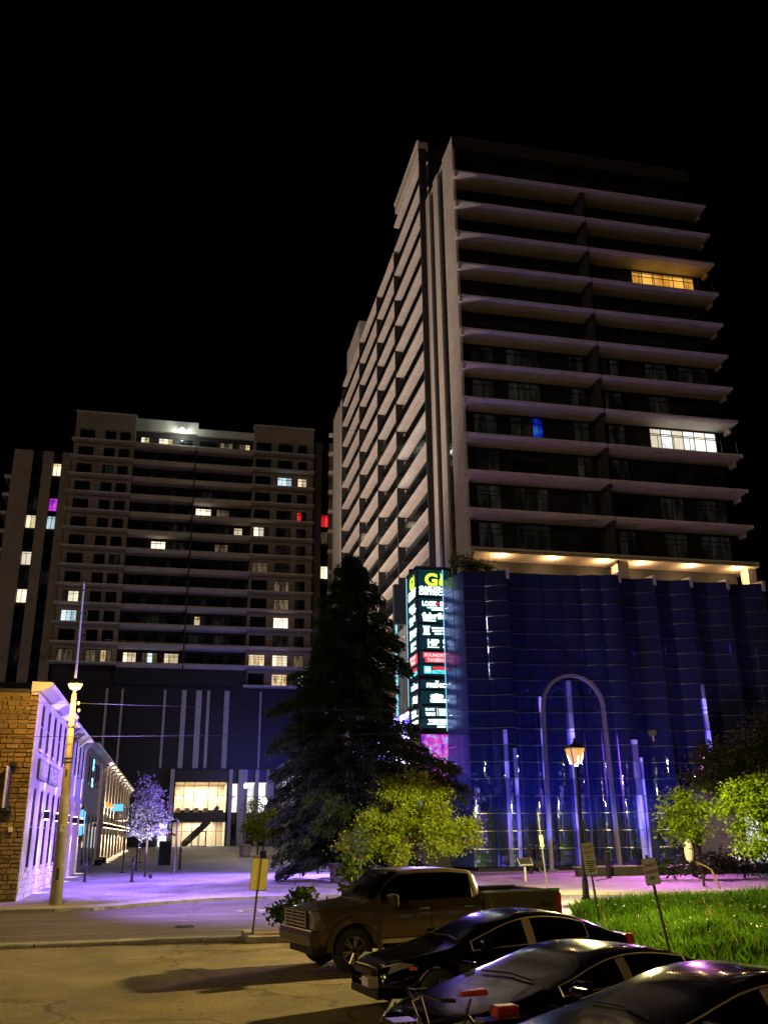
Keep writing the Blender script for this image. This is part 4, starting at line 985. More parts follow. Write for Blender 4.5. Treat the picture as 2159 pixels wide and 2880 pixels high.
# up-and-down wall lights on the piers
SC = [47.95, 52.6, 57.25, 61.95, 66.55]+YS
for i, y in enumerate(SC):
    far = y > 80; ox = .32 if far else .06
    s_ = MB().obox((SX+ox+.16, y, 3.65), (.26, .26, .34)).build('wall_light', 'black_paint', st, bevel=0.02)
    MB().obox((SX+ox+.16, y, 3.84), (.18, .18, .02)).build('lens', 'bulb_warm', s_); MB().obox((SX+ox+.16, y, 3.46), (.18, .18, .02)).build('lens', 'bulb_warm', s_)
    pw = 1500 if not far else 4800
    for sgn in (1, -1):
        lamp_light('wall_light_beam', 'SPOT', (SX+ox+.22, y, 3.65+.22*sgn), pw, (1.0, 0.80, 0.52) if far else (1.0, 0.84, 0.66), st, 0.04, aim=(SX+ox+.02, y, 3.65+3.0*sgn), spot=R(30) if not far else R(40), blend=0.7)
# name board on the wall with openwork letters
nb = thing('name_board', 'dark board with pale cut-out lettering across the violet stone wall', 'sign', (SX+.1, 48.5, 5.2))
for a, b, s_ in ((44.7, 47.75, 'FOUNDRY'), (48.4, 52.2, 'TAVERN')):
    p = MB().box(SX+.03, SX+.10, a, b, 5.12, 6.0).build('board', 'sign_black', nb)
    q = MB(); write(q, s_, (SX+.105, b-.15-(b-a-.3), 5.27), 0.85, (0, 1, 0), bold=0.015, depth=0.01, width=(b-a)-.3); q.build('lettering', 'cornice_paint', p)
# front wall fittings: number, blade banner, small wall lamp
nm = thing('house_number', 'black number 64 on the tan stone street wall', 'number', (-6.8, 42.5, 3.2))
q = MB(); write(q, '64', (-6.98, 42.50, 3.30), 0.44, bold=0.012, depth=0.02, width=0.46); q.build('numeral', 'sign_black', nm)
bn = thing('blade_banner', 'narrow banner hung between two black brackets on the stone street wall', 'banner', (-6.7, 42.2, 3.7))
for z in (3.74, 5.5): MB().box(-6.75, -6.55, 41.75, 42.60, z-.04, z+.04).box(-6.78, -6.52, 42.42, 42.56, z-.16, z+.16).build('bracket', 'black_paint', bn)
MB().box(-6.68, -6.65, 41.3, 42.4, 3.82, 5.42).build('cloth', 'sign_black', bn); MB().box(-6.70, -6.63, 41.26, 41.32, 3.80, 5.44).build('lit_edge', 'bag_white', bn)  # shadow put into the black cloth colour; white strip paints its lit edge
wl = thing('wall_lamp', 'small unlit box lamp on the stone street wall below the number', 'lamp', (-6.45, 42.4, 2.9))
MB().obox((-6.45, 42.42, 2.98), (.14, .18, .2)).build('housing', 'cornice_paint', wl, bevel=.01); MB().obox((-6.45, 42.5, 2.84), (.08, .1, .08)).build('mount', 'black_paint', wl)
# glowing signs along the stone building
def blade(name, label, cat, y, z, w, h, m, txt=True, x=SX):
    t = thing(name, label, cat, (x+.6, y, z))
    MB().box(x+.05, x+.55, y, y+.06, z+h*.8, z+h*.86).build('bracket', 'black_paint', t)
    MB().box(x+.5, x+.5+w, y-.08, y+.1, z, z+h).build('box', 'frame_black', t)
    MB().box(x+.54, x+.46+w, y-.10, y-.082, z+.04, z+h-.04).build('face', m, t)
    return t
t = thing('neon_logo', 'cyan glowing round logo high on the dark rendered wall', 'sign', (SX+.1, 73.4, 6.1))
for i, (z, h) in enumerate(((7.25, .95), (6.1, .75))):
    p = MB().box(SX+.02, SX+.08, 72.8, 74.2, z, z+h).build('plate', 'frame_black', t)
    MB().box(SX+.08, SX+.1, 73.0, 74.0, z+h*.55, z+h*.9).box(SX+.08, SX+.1, 72.95, 73.4, z+h*.1, z+h*.45).box(SX+.08, SX+.1, 73.5, 74.1, z+h*.1, z+h*.45).build('glyph', 'neon_cyan', p)
t = thing('menu_case', 'tall cyan lit panel beside the brown stone doorway', 'sign', (SX+.1, 67.4, 2.4))
MB().box(SX+.02, SX+.30, 66.9, 67.8, 2.4, 4.6).build('case', 'frame_black', t); MB().box(SX+.06, SX+.26, 66.86, 66.89, 2.8, 4.4).build('face', 'neon_blue', t); MB().box(SX+.3, SX+.32, 67.0, 67.7, 2.9, 4.3).build('face', 'neon_blue', t)
blade('projecting_sign', 'small blue glowing box sign sticking out over the alley', 'sign', 92.0, 4.9, 1.1, .7, 'neon_blue')
blade('projecting_sign', 'round dim ring sign beyond the blue box sign', 'sign', 98.0, 4.3, 1.2, 1.1, 'lit_dim')
aw = thing('awning', 'small glowing orange awning lamp over a doorway in the alley', 'awning', (SX+.5, 88.5, 5.2))
MB().prism([(SX, 5.2), (SX+.9, 5.2), (SX+.8, 5.45), (SX, 5.7)], 'y', 87.6, 89.4).build('shade', 'lit_orange', aw); MB().box(SX+.05, SX+.85, 87.65, 89.35, 5.14, 5.19).build('lens', 'lit_bright', aw)
dl = MB().box(SX+.02, SX+.05, 70.2, 70.5, 2.0, 3.6); t = thing('door_light', 'slim white lit strip beside the dark alley door', 'lamp', (SX+.05, 70.3, 2)); dl.build('tube', 'lit_bright', t); MB().box(SX, SX+.02, 70.1, 70.6, 1.9, 3.7).build('mount', 'frame_black', t)
# benches against the alley wall
for i, y in enumerate((79.5, 84.5)):
    b = thing('bench', ('dark slatted bench against the alley wall, nearer the neon logo', 'dark slatted bench against the alley wall, nearer the awning lamp')[i], 'bench', (SX+.6, y, pz(y)), group='alley benches')
    for j in range(4): MB().box(SX+.35+j*.13, SX+.45+j*.13, y-.9, y+.9, pz(y)+.43, pz(y)+.47).build('slat', 'wood', b)
    for yy in (y-.7, y+.7): MB().box(SX+.35, SX+.85, yy-.04, yy+.04, pz(y), pz(y)+.43).build('leg', 'black_paint', b)
    for j in range(2): MB().box(SX+.28, SX+.32, y-.9, y+.9, pz(y)+.58+j*.17, pz(y)+.7+j*.17).build('backrest', 'wood', b)

# ================================================================== POLES, LAMPS AND WIRES
cp = thing('utility_pole', 'thick tapering concrete pole with amber street lamp and violet lit mast', 'pole', (-4.19, 40.5, pz(40.5)))
MB().tube([(-4.19, 40.5, .1), (-4.22, 40.5, 3.5), (-4.27, 40.5, 6.9), (-4.28, 40.5, 8.3)], [.24, .20, .125, .10], 14).build('shaft', 'concrete_pole', cp, smooth=True)
MB().tube([(-4.28, 40.5, 8.3), (-4.34, 40.5, 13.1)], [.06, .035], 8).build('mast', 'mast_metal', cp)
MB().tube([(-4.255, 40.44, 8.7), (-4.31, 40.46, 13.0)], .018, 6).build('light_strip', 'led_mast', cp)
for z in (6.9, 5.65, 5.5): MB().lathe([(.17 if z < 6 else .14, 0), (.17 if z < 6 else .14, .05)], (-4.26, 40.5, z), 14).build('band', 'frame_black', cp)
MB().obox((-4.2, 40.26, 1.3), (.12, .04, .42)).build('hand_hole', 'dark_wall', cp); MB().obox((-4.26, 40.34, 5.1), (.07, .03, .28)).build('hand_hole', 'dark_wall', cp)
for dz_, dx in ((7.9, .18), (7.6, .22), (7.3, .16), (7.0, .2)):
    MB().lathe([(.02, -.08), (.06, -.04), (.05, 0), (.07, .04), (.02, .08)], (-4.25+dx, 40.5, dz_), 8).build('insulator', 'insulator', cp)
for z in (10.6, 11.7, 12.7): MB().obox((-4.32, 40.5, z), (.16, .12, .07)).build('mast_clamp', 'insulator', cp)
MB().tube([(-4.28, 40.5, 8.25), (-4.20, 40.1, 8.6), (-4.16, 39.6, 8.66)], .035, 6).build('lamp_arm', 'mast_metal', cp)
MB().lathe([(.09, .24), (.22, .14), (.30, 0)], (-4.16, 39.45, 8.52), 12).build('lamp_head', 'frame_grey', cp); 
MB().lathe([(.02, -.24), (.2, -.17), (.28, 0.0)], (-4.16, 39.45, 8.51), 12).build('lamp_bowl', 'bulb_sodium', cp, smooth=True)
lamp_light('street_lamp_light', 'POINT', (-4.16, 39.35, 8.05), 1350, (1.0, 0.58, 0.13), cp, 0.12)
np_ = MB().obox((-4.16, 40.26, 3.0), (.22, .012, .28)).build('parking_disc', 'sign_white', cp); MB().obox((-4.16, 40.25, 3.03), (.15, .006, .03), ry=R(45)).build('bar', 'sign_red', np_)
# overhead wires
def wire(label, a, b, sag, r=0.014):
    a, b = Vector(a), Vector(b); pts = []
    for i in range(25):
        t = i/24; p = a.lerp(b, t); p.z -= sag*4*t*(1-t); pts.append(p)
    o = MB().tube(pts, r, 5).build('overhead_wire', 'wire'); tag(o, label, 'wire', 'overhead wires across the street')
wire('lowest black wire crossing the street in front of the stone wall and tree', (-30, 41.2, 6.4), (40, 38.5, 7.6), 0.35, .013)
wire('thin wire running from the pole insulators over the stone roof', (-30, 42, 8.1), (-4.05, 40.5, 7.9), 0.1, .010)
wire('thin wire from the pole across the dark back podium to the right', (-4.0, 40.5, 7.9), (42, 40, 9.6), 0.7, .010)
wire('upper wire across the apartment block and the blank podium side', (-4.2, 40.5, 10.6), (44, 42, 13.8), 0.9, .009)
wire('pale wire cutting across the mirror glass above the arch', (12, 36, 9.6), (48, 40, 10.9), 0.5, .010)
wire('thick cable bundle over the trees at the right edge', (20, 34, 7.2), (48, 38, 10.2), 0.3, .02)
# gas-style lamp standard beside the bank
def lantern_post(name, label, x, y, h, m='lantern_glass', s=1.0, power=600, col=(1.0, .66, .26), z0=None, group=None):
    z0 = pz(y) if z0 is None else z0
    t = thing(name, label, 'lamp', (x, y, z0), group=group)
    MB().lathe([(.16*s, 0), (.16*s, .25), (.11*s, .35), (.10*s, .9), (.075*s, 1.0), (.062*s, h-.75), (.09*s, h-.72), (.05*s, h-.66)], (x, y, z0), 12).build('post', 'black_paint', t, smooth=False)
    z = z0+h-.66
    a, b, hh = .13*s, .27*s, .52*s
    vs = [(x+sx*a, y+sy*a, z) for sx, sy in ((-1, -1), (1, -1), (1, 1), (-1, 1))]+[(x+sx*b, y+sy*b, z+hh) for sx, sy in ((-1, -1), (1, -1), (1, 1), (-1, 1))]
    for i in range(4): MB().tube([vs[i], vs[i+4]], .018*s, 5).build('cage_bar', 'black_paint', t)
    for i in range(4):
        k = [vs[i], vs[(i+1) % 4], vs[4+(i+1) % 4], vs[4+i]]; MB().add([Vector(p)*.97+Vector((x, y, z+hh/2))*.03 for p in k], [(0, 1, 2, 3)]).build('glass_pane', m, t)
    MB().add([(x-b*1.15, y-b*1.15, z+hh), (x+b*1.15, y-b*1.15, z+hh), (x+b*1.15, y+b*1.15, z+hh), (x-b*1.15, y+b*1.15, z+hh), (x-.09*s, y-.09*s, z+hh+.16*s), (x+.09*s, y-.09*s, z+hh+.16*s), (x+.09*s, y+.09*s, z+hh+.16*s), (x-.09*s, y+.09*s, z+hh+.16*s)],
             [(0, 3, 2, 1), (0, 1, 5, 4), (1, 2, 6, 5), (2, 3, 7, 6), (3, 0, 4, 7), (4, 5, 6, 7)]).build('lantern_roof', 'black_paint', t)
    MB().lathe([(.05*s, 0), (.08*s, .06), (.03*s, .12), (.05*s, .17), (.01, .24)], (x, y, z+hh+.15*s), 8).build('finial', 'black_paint', t)
    if power: lamp_light('lantern_light', 'SPOT', (x, y, z+hh*.55), power, col, t, 0.06, aim=(x, y, 0), spot=R(177), blend=0.06)
    return t
lantern_post('gas_lamp', 'black lamp standard with glowing amber lantern in front of the mirror glass', 15.2, 34.6, 5.75, z0=.05, s=1.15, power=21000, col=(1.0, .84, .30))
# plaza lamp standards
def plaza_lamp(label, x, y, h, bulb, power, col):
    z0 = pz(y); t = thing('plaza_lamp', label, 'lamp', (x, y, z0), group='slim lamps on the back plaza')
    MB().lathe([(.32, 0), (.28, .7), (.26, .72), (.07, .8), (.05, h-.3), (.09, h-.2)], (x, y, z0), 10).build('post', 'black_paint', t)
    MB().lathe([(.04, -.3), (.17, -.18), (.2, .0), (.1, .22), (.02, .28)], (x, y, z0+h), 10).build('globe', bulb, t, smooth=True)
    lamp_light('plaza_lamp_light', 'POINT', (x, y, z0+h+.6), power, col, t, 0.15)
plaza_lamp('slim post with a round white globe beside the lobby trees', 8.0, 86.5, 4.9, 'bulb_white', 500, (.9, .95, 1.0))
plaza_lamp('slim post with a small warm globe close to the lobby', 8.1, 112, 7.2, 'bulb_warm', 1400, (1.0, .82, .55))
tf = thing('flame_torch', 'gas torch with an open orange flame at the edge of the spruce', 'torch', (11.3, 90, pz(90)))
MB().lathe([(.14, 0), (.08, .4), (.06, 7.6), (.22, 7.9), (.25, 8.1)], (11.25, 90, pz(90)), 10).build('post', 'black_paint', tf)
MB().lathe([(.10, 0), (.24, .25), (.20, .55), (.10, .95), (.01, 1.35)], (11.25, 90, pz(90)+8.1), 10).build('fire', 'flame', tf, smooth=True)
lamp_light('torch_light', 'POINT', (11.25, 90, 10.4), 700, (1.0, .45, .15), tf, 0.25)
# added floodlights on the stone roof (wash for the tower) and lot lamps beyond the frame
def flood(label, loc, aim, power, col, spot, blend=0.5, k=1.0):
    t = thing('added_flood', label, 'lamp', loc, group='roof and pole floodlights')
    x, y, z = loc; d = (Vector(aim)-Vector(loc)).normalized(); rz = math.atan2(d.y, d.x)
    MB().obox((x, y, z), (.3*k, .55*k, .4*k), rz).build('housing', 'black_paint', t); MB().obox((x, y, z-.35*k), (.08*k, .1*k, .4*k), rz).build('bracket', 'frame_grey', t)
    p = Vector(loc)+d*.35; lamp_light('flood_beam', 'SPOT', p, power, col, t, 0.2, aim=aim, spot=spot, blend=blend)
flood('added floodlight on the stone roof aimed at the tower side, nearer the street', (-10, 77, 9.5), (20, 88, 44), 40000, (1.0, .78, .62), R(75), .6)
flood('added floodlight on the stone roof aimed at the tower side, further back', (-10, 104, 9.5), (20, 96, 42), 37000, (1.0, .80, .66), R(80), .6)
# ================================================================== LOT LAMPS BEYOND THE FRAME AND ADDED FLOODS
def lot_lamp(label, x, y, h, z0, power, col, arm=(0, 0)):
    t = thing('lot_lamp', label, 'lamp', (x, y, z0), group='tall parking lot lamps')
    MB().lathe([(.14, 0), (.1, .2), (.06, h)], (x, y, z0), 10).build('post', 'post_galv', t)
    MB().tube([(x, y, z0+h), (x+arm[0], y+arm[1], z0+h+.2)], .04, 6).build('arm', 'post_galv', t)
    MB().obox((x+arm[0], y+arm[1], z0+h+.18), (.5, .3, .12)).build('head', 'frame_grey', t)
    lamp_light('lot_lamp_light', 'POINT', (x+arm[0], y+arm[1], z0+h-.1), power, col, t, 0.12)
lot_lamp('tall amber lot lamp behind the viewer on the street side', -9.5, 5.0, 8.5, 0.0, 2600, (1.0, .66, .18), (1.0, .5))
lot_lamp('tall yellow lot lamp beyond the bank at the right', 25.5, 27.5, 8.6, .5, 300, (1.0, .80, .30), (-1.0, 0))
flood('shielded lamp head on the right lot lamp aimed at the parking bays', (24.2, 27.5, 8.9), (0, 19.0, 0), 82000, (1.0, .72, .23), R(46), .6)
# violet floods at the media wall and the pylon, washing plaza and stone wall
flood('violet floodlight under the media wall aimed at the stone building', (16.0, 70.0, 11.6), (-6, 56, 4.5), 36000, (.24, .12, 1.0), R(60), .7)
flood('violet floodlight at the pylon aimed at the plaza paving', (16.1, 62.6, 9.6), (3, 51, 0), 100000, (.30, .17, 1.0), R(86), .8)
flood('added magenta floodlight at the podium plinth aimed at the forecourt', (31.5, 58.6, 9.0), (19, 46, 0), 18000, (.80, .22, .80), R(100), .9)  # floods from here on are added to fill in light
flood('added violet uplight in the forecourt paving aimed at the tower balconies', (30, 47.5, .75), (32, 63, 40), 4600, (.60, .32, .66), R(100), .8)  # added to put the purple plaza light on the soffits
flood('added blue uplight in the forecourt paving aimed at the mirror glass side', (14.6, 57.0, .8), (19.05, 61.5, 12), 1500, (.15, .25, 1.0), R(70), .7)
flood('added blue floodlight on the low wing roof aimed at the dark back podium', (14.6, 128, 13.2), (9, 146, 17), 5200, (.06, .10, 1.0), R(110), .9)  # added to give the back podium its blue glow
flood('added cool floodlight on the pylon roof aimed along the tower side wall', (16.8, 66, 21.6), (20, 80, 24), 500, (.35, .45, 1.0), R(90), .9)
for i_, x_ in enumerate((22.0, 26.0, 30.5, 36.0)):  # lamps added to turn the mirror glass blue
    flood('added blue uplight at the foot of the mirror glass, %s from the directory sign' % ('first', 'second', 'third', 'fourth')[i_], (x_, 56.6, .85), (x_+.5, 60.2, 9.0), 1900, (.06, .12, 1.0), R(85), .8)
flood('added violet floodlight on the pylon aimed at the street side paving', (16.1, 62.7, 11.0), (-2, 47, 0), 60000, (.30, .16, 1.0), R(36), .7)  # added to spread more violet towards the street
flood('added violet projector on the utility pole mast aimed at the plaza paving', (-4.1, 40.3, 10.7), (2.5, 49, 0), 26000, (.32, .17, 1.0), R(80), .8, k=.35)  # both mast projectors are added to bring violet onto the near ground
flood('added violet projector on the utility pole mast aimed along the street', (-4.1, 40.1, 11.6), (3.5, 38.0, 0), 24000, (.40, .22, 1.0), R(62), .9, k=.35)
# houses across the street behind the viewer: what the mirror glass reflects
def house(label, x, y, w, h, wm, storeys, seed):
    g = random.Random(seed); t = thing('street_house', label, 'house', (x, y, 0), group='houses across the street behind the viewer')
    MB().box(x-w/2, x+w/2, y-9, y, 0, h).build('wall', wm, t)
    MB().prism([(x-w/2-.4, h), (x+w/2+.4, h), (x, h+2.2)], 'y', y-9.2, y+.4).build('roof', 'dark_wall', t)
    n = int(w/2.6)
    for s_ in range(storeys):
        for i in range(n):
            a = x-w/2+.7+i*2.6; z = .9+s_*3.1
            f = MB().box(a-.1, a+1.5, y, y+.06, z-.1, z+1.9).build('window', 'cornice_paint', t)
            MB().box(a, a+1.4, y+.06, y+.075, z, z+1.8).build('pane', g.choice(['lit_warm', 'lit_bright', 'window_glass', 'lit_cool', 'lit_purple', 'lit_store']), f)
house('pale brick house across the street behind the viewer, first of the row', -8, -22, 12, 7, 'stone_brown', 2, 1)
house('white rendered house across the street behind the viewer, second of the row', 8, -24, 13, 9.5, 'cornice_paint', 3, 2)
house('tan house across the street behind the viewer, third of the row', 25, -22, 14, 7.5, 'stone_brown', 2, 3)
house('tall pale house across the street behind the viewer, last of the row', 45, -24, 16, 11, 'cornice_paint', 3, 4)
# ================================================================== TREES AND SHRUBS
def leafcloud(C, size, g, flat=0.0, asp=0.55, droop=0.0):
    n = len(C); d = g.normal(size=(n, 3)); d[:, 2] *= (1-flat); d[:, 2] -= droop; d /= np.linalg.norm(d, axis=1, keepdims=True)
    e = g.normal(size=(n, 3)); e -= (e*d).sum(1, keepdims=True)*d; e /= np.linalg.norm(e, axis=1, keepdims=True)
    s = size*(0.6+0.8*g.random((n, 1)))
    V = np.zeros((n, 4, 3)); V[:, 0] = C-d*s; V[:, 1] = C+e*s*asp; V[:, 2] = C+d*s; V[:, 3] = C-e*s*asp
    return V
def clusters(ells, nc, nl, spread, g, shell=0.55, flatz=0.6):
    cs = []
    vol = np.array([e[3]*e[4]*e[5] for e in ells])**0.8; vol /= vol.sum()
    for _ in range(nc):
        e = ells[g.choice(len(ells), p=vol)]
        v = g.normal(size=3); v /= np.linalg.norm(v); r = shell+(1-shell)*g.random()**0.7
        cs.append((e[0]+v[0]*e[3]*r, e[1]+v[1]*e[4]*r, e[2]+v[2]*e[5]*r))
    cs = np.array(cs); k = g.integers(0, nc, nl)
    P = cs[k]+g.normal(size=(nl, 3))*spread*np.array([1, 1, flatz])*(0.5+g.random((nl, 1)))
    return P, cs
def tree(name, label, base, trunk_h, r0, ells, nc, nl, leaf, mleaf, spread=0.4, seed=1, lean=(0, 0), group=None, bark='bark', cat='tree', stems=1, zmin=None):
    g = np.random.default_rng(seed); t = thing(name, label, cat, base, group=group); bx, by, bz = base
    P, cs = clusters(ells, nc, nl, spread, g)
    if zmin is not None: P = P[P[:, 2] > zmin]
    q = MB(); top = (bx+lean[0], by+lean[1], bz+trunk_h)
    for s_ in range(stems):
        o = (0, 0) if stems == 1 else ((g.random()-.5)*.25, (g.random()-.5)*.25)
        q.tube([(bx+o[0], by+o[1], bz-.05), (bx+lean[0]*.4+o[0]*2, by+lean[1]*.4+o[1]*2, bz+trunk_h*.5), (top[0]+o[0]*3, top[1]+o[1]*3, top[2])], [r0, r0*.8, r0*.6], 8)
    q.build('trunk', bark, t, smooth=True)
    q = MB(); k = g.choice(len(cs), min(len(cs), 26), replace=False)
    for i in k:
        c = cs[i]; s0 = 0.55+0.4*g.random(); a = (bx+lean[0]*s0, by+lean[1]*s0, bz+trunk_h*s0)
        mid = ((a[0]+c[0])/2+(g.random()-.5)*.2, (a[1]+c[1])/2, (a[2]+c[2])/2+.15)
        q.tube([a, mid, tuple(c)], [r0*.34, r0*.2, r0*.06], 5, cap=False)
    q.build('limbs', bark, t)
    quads('crown', leafcloud(P, leaf, g, flat=0.3, droop=0.15), mleaf, t)
    return t
# big spruce
def spruce(base, H, prof, label, seed=5):
    g = np.random.default_rng(seed); t = thing('spruce_tree', label, 'tree', base); bx, by, bz = base
    MB().tube([(bx, by, bz), (bx-.05, by, bz+H*.5), (bx-.3, by, bz+H)], [.34, .2, .02], 10).build('trunk', 'bark', t, smooth=True)
    zs = [p[0] for p in prof]; rs = [p[1] for p in prof]
    C = []; D = []; q = MB(); z = zs[0]
    while z < H-.15:
        Rr = np.interp(z, zs, rs); nb = 7 if z < H*.75 else 5; ph = g.random()*6.28
        for b in range(nb):
            a = ph+b*2*math.pi/nb+g.normal()*.25; L = Rr*(0.66+0.44*g.random()); L *= (1-.38*max(0, math.cos(a))*math.exp(-((z-9.5)/2.2)**2))*(1+.38*max(0, math.cos(a))*math.exp(-((z-6.3)/1.3)**2));
            if g.random() < .06: L *= 1.15
            d = np.array([math.cos(a), math.sin(a)]); up0 = 0.12+0.25*(z/H); 
            n = int(60+L*215); tt = 0.12+0.88*g.random(n)**0.75
            lat = g.normal(size=n)*(0.10+0.20*L*(1.05-tt)*.55)
            zz = z+up0*L*tt*.7-0.30*L*tt**2+g.normal(size=n)*.13-np.abs(lat)*.18-0.18*g.random(n)
            xx = bx-.15*(z/H)+d[0]*L*tt-d[1]*lat; yy = by+d[1]*L*tt+d[0]*lat
            C.append(np.stack([xx, yy, zz+bz], 1))
            dd = np.stack([d[0]-d[1]*lat*.8, d[1]+d[0]*lat*.8, -0.35-0.6*g.random(n)], 1); D.append(dd)
            q.tube([(bx-.15*(z/H), by, bz+z), (bx+d[0]*L*.5, by+d[1]*L*.5, bz+z+up0*L*.35-.1*L), (bx+d[0]*L*.95, by+d[1]*L*.95, bz+z+up0*L*.66-.38*L)], [.05, .035, .012], 4, cap=False)
        z += 0.36+0.14*g.random()
    q.build('limbs', 'bark', t)
    C = np.concatenate(C); D = np.concatenate(D); D /= np.linalg.norm(D, axis=1, keepdims=True); n = len(C)
    e = g.normal(size=(n, 3)); e -= (e*D).sum(1, keepdims=True)*D; e /= np.linalg.norm(e, axis=1, keepdims=True)
    s = .115*(0.6+0.8*g.random((n, 1)))
    V = np.zeros((n, 4, 3)); V[:, 0] = C-D*s; V[:, 1] = C+e*s*.26-D*s*.2; V[:, 2] = C+D*s; V[:, 3] = C-e*s*.26-D*s*.2
    quads('crown', V, 'spruce_needles', t)
spruce((9.7, 52.0, pz(52)-.02), 18.3, [(1.2, 4.2), (3.0, 4.8), (5.0, 5.1), (6.5, 5.2), (8.2, 4.6), (9, 4.3), (11, 3.9), (13, 3.0), (15.5, 2.1), (17.3, 1.1), (18.4, .15)], 'tall dark spruce standing on the plaza between lobby and sign tower')
# broadleaf in front of the spruce, lit yellow-green by the lot lamp
tree('maple_tree', 'bright yellow-green broadleaf tree at the right foot of the dark spruce', (11.6, 48.2, pz(48)), 2.4, .2,
     [(11.6, 48.0, 4.1, 1.9, 1.6, 1.5), (13.3, 47.8, 3.2, 1.6, 1.5, 1.0), (10.2, 48.0, 2.9, 1.6, 1.4, 1.0), (13.9, 48.0, 5.2, .8, .8, .8), (14.4, 47.4, 2.3, .9, .9, .6), (9.0, 47.8, 2.2, 1.0, 1.0, .6), (12.6, 47.0, 1.9, 1.6, 1.0, .55), (15.0, 47.4, 3.0, .6, .7, .5), (11.0, 47.2, 1.8, 1.0, .8, .5)], 125, 36000, .066, 'maple_leaves', .26, 8)
tree('birch_sapling', 'thin young tree with sparse leaves in front of the planter pot', (8.9, 46.0, pz(46)), 1.6, .05, [(8.9, 46, 2.3, .6, .6, .8)], 22, 500, .08, 'shrub_leaves', .2, 12)
# young plaza tree, lit white and violet
tree('young_tree', 'young plaza tree with pale violet-lit leaves beside the steel bollards', (-1.35, 60.2, pz(60)), 4.4, .07,
     [(-1.3, 60.2, 3.5, 1.35, 1.2, 1.1), (-1.4, 60.2, 4.6, .95, .9, 1.0), (-1.55, 60.2, 5.8, .4, .4, .8)], 110, 2600, .085, 'silver_leaves', .24, 14)
yl = thing('tree_uplight', 'small uplight at the foot of the young plaza tree', 'lamp', (-1.0, 58.9, pz(59)))
MB().lathe([(.1, 0), (.1, .18), (.07, .2)], (-1.0, 58.9, pz(59)), 10).build('housing', 'black_paint', yl)
lamp_light('uplight_beam', 'SPOT', (-1.0, 58.6, pz(59)+.25), 1700, (.85, .80, 1.0), yl, .05, aim=(-1.35, 60.2, 4.5), spot=R(70), blend=.5)
for i, (x, y, lab) in enumerate(((-2.9, 66, 'dark bare pole stake beside the young tree, nearest the stone wall'), (-2.2, 70, 'dark bare pole stake behind the young tree'), (.35, 63, 'pale violet-lit steel pole beside the young tree'), (-.9, 68.5, 'blue-lit slim pole just behind the young tree'))):
    t = thing('slim_pole', lab, 'pole', (x, y, pz(y)), group='slim poles around the young tree')
    MB().lathe([(.14, 0), (.14, .06), (.045, .08), (.045, 3.0), (.03, 3.02)], (x, y, pz(y)), 10).build('shaft', 'steel' if i > 1 else 'black_paint', t); MB().lathe([(.06, 0), (.06, .05)], (x, y, pz(y)+2.9), 10).build('cap', 'frame_grey', t)
# trees by the lobby
tree('lobby_tree', 'round green tree lit warm in front of the lobby columns', (8.7, 100, pz(100)), 2.6, .09, [(8.7, 100, 4.6, 1.4, 1.3, 1.7), (8.6, 100, 3.2, 1.5, 1.3, 1.0)], 70, 2600, .13, 'maple_leaves', .35, 31)
tree('lobby_tree', 'dim olive tree between the lobby columns and the low wing', (11.4, 104, pz(104)), 2.6, .1, [(11.4, 104, 4.6, 1.9, 1.6, 2.0), (11.2, 104, 3.0, 1.7, 1.5, 1.0)], 70, 2600, .13, 'dull_leaves', .4, 32)
tree('purple_tree', 'slender violet-pink lit tree seen past the left edge of the spruce', (9.9, 78, pz(78)), 3.2, .07, [(9.7, 78, 4.6, .9, .9, 1.8)], 40, 800, .11, 'silver_leaves', .3, 33)
# trees at the right edge
tree('street_tree', 'bright yellow-green tree with drooping boughs at the right edge', (26.5, 38.6, pz(39)), 2.4, .16,
     [(25.4, 38.4, 3.3, 2.0, 1.6, 1.5), (27.2, 38.8, 3.8, 1.8, 1.6, 1.6), (24.3, 38.2, 2.2, .9, .9, .8), (26.6, 37.8, 1.9, 1.0, .9, .8), (28.6, 38.6, 2.6, 1.3, 1.0, 1.5), (28.0, 38.6, 4.9, 1.4, 1.2, .9), (24.9, 38.0, 4.2, 1.0, .9, .7)], 120, 24000, .075, 'right_leaves', .28, 41)
tree('street_tree', 'tall dim tree rising behind the bright one at the right edge', (29.4, 43.5, pz(43)), 3.4, .2,
     [(29.8, 43.5, 5.8, 2.6, 2.2, 1.8), (27.2, 43.2, 5.4, 2.2, 1.6, 1.3), (31.0, 43.5, 7.2, 2.0, 1.6, 1.4)], 150, 14000, .10, 'dull_leaves', .42, 42)
tree('small_tree', 'small reddish-olive tree with pale crooked branch near the mirror glass', (24.6, 42.4, pz(42)), 2.2, .07,
     [(23.9, 42.4, 3.5, 1.25, 1.1, 1.0), (23.5, 42.2, 2.6, 1.1, 1.0, .6)], 70, 3200, .085, 'right_leaves', .26, 43)
wb = thing('wrapped_branch', 'pale cut branch with a white plastic bag caught on it', 'branch', (24.0, 41.6, pz(42)))
MB().tube([(24.9, 41.6, pz(42)), (24.6, 41.6, .95), (24.3, 41.6, 1.12), (23.7, 41.6, 1.35), (23.4, 41.6, 2.1), (22.9, 41.6, 2.5)], [.05, .045, .04, .035, .03, .015], 7).build('branch', 'wood', wb)
MB().lathe([(.02, 0), (.16, .12), (.22, .45), (.17, .85), (.03, 1.05)], (23.5, 41.5, 1.28), 9).build('bag', 'bag_white', wb)
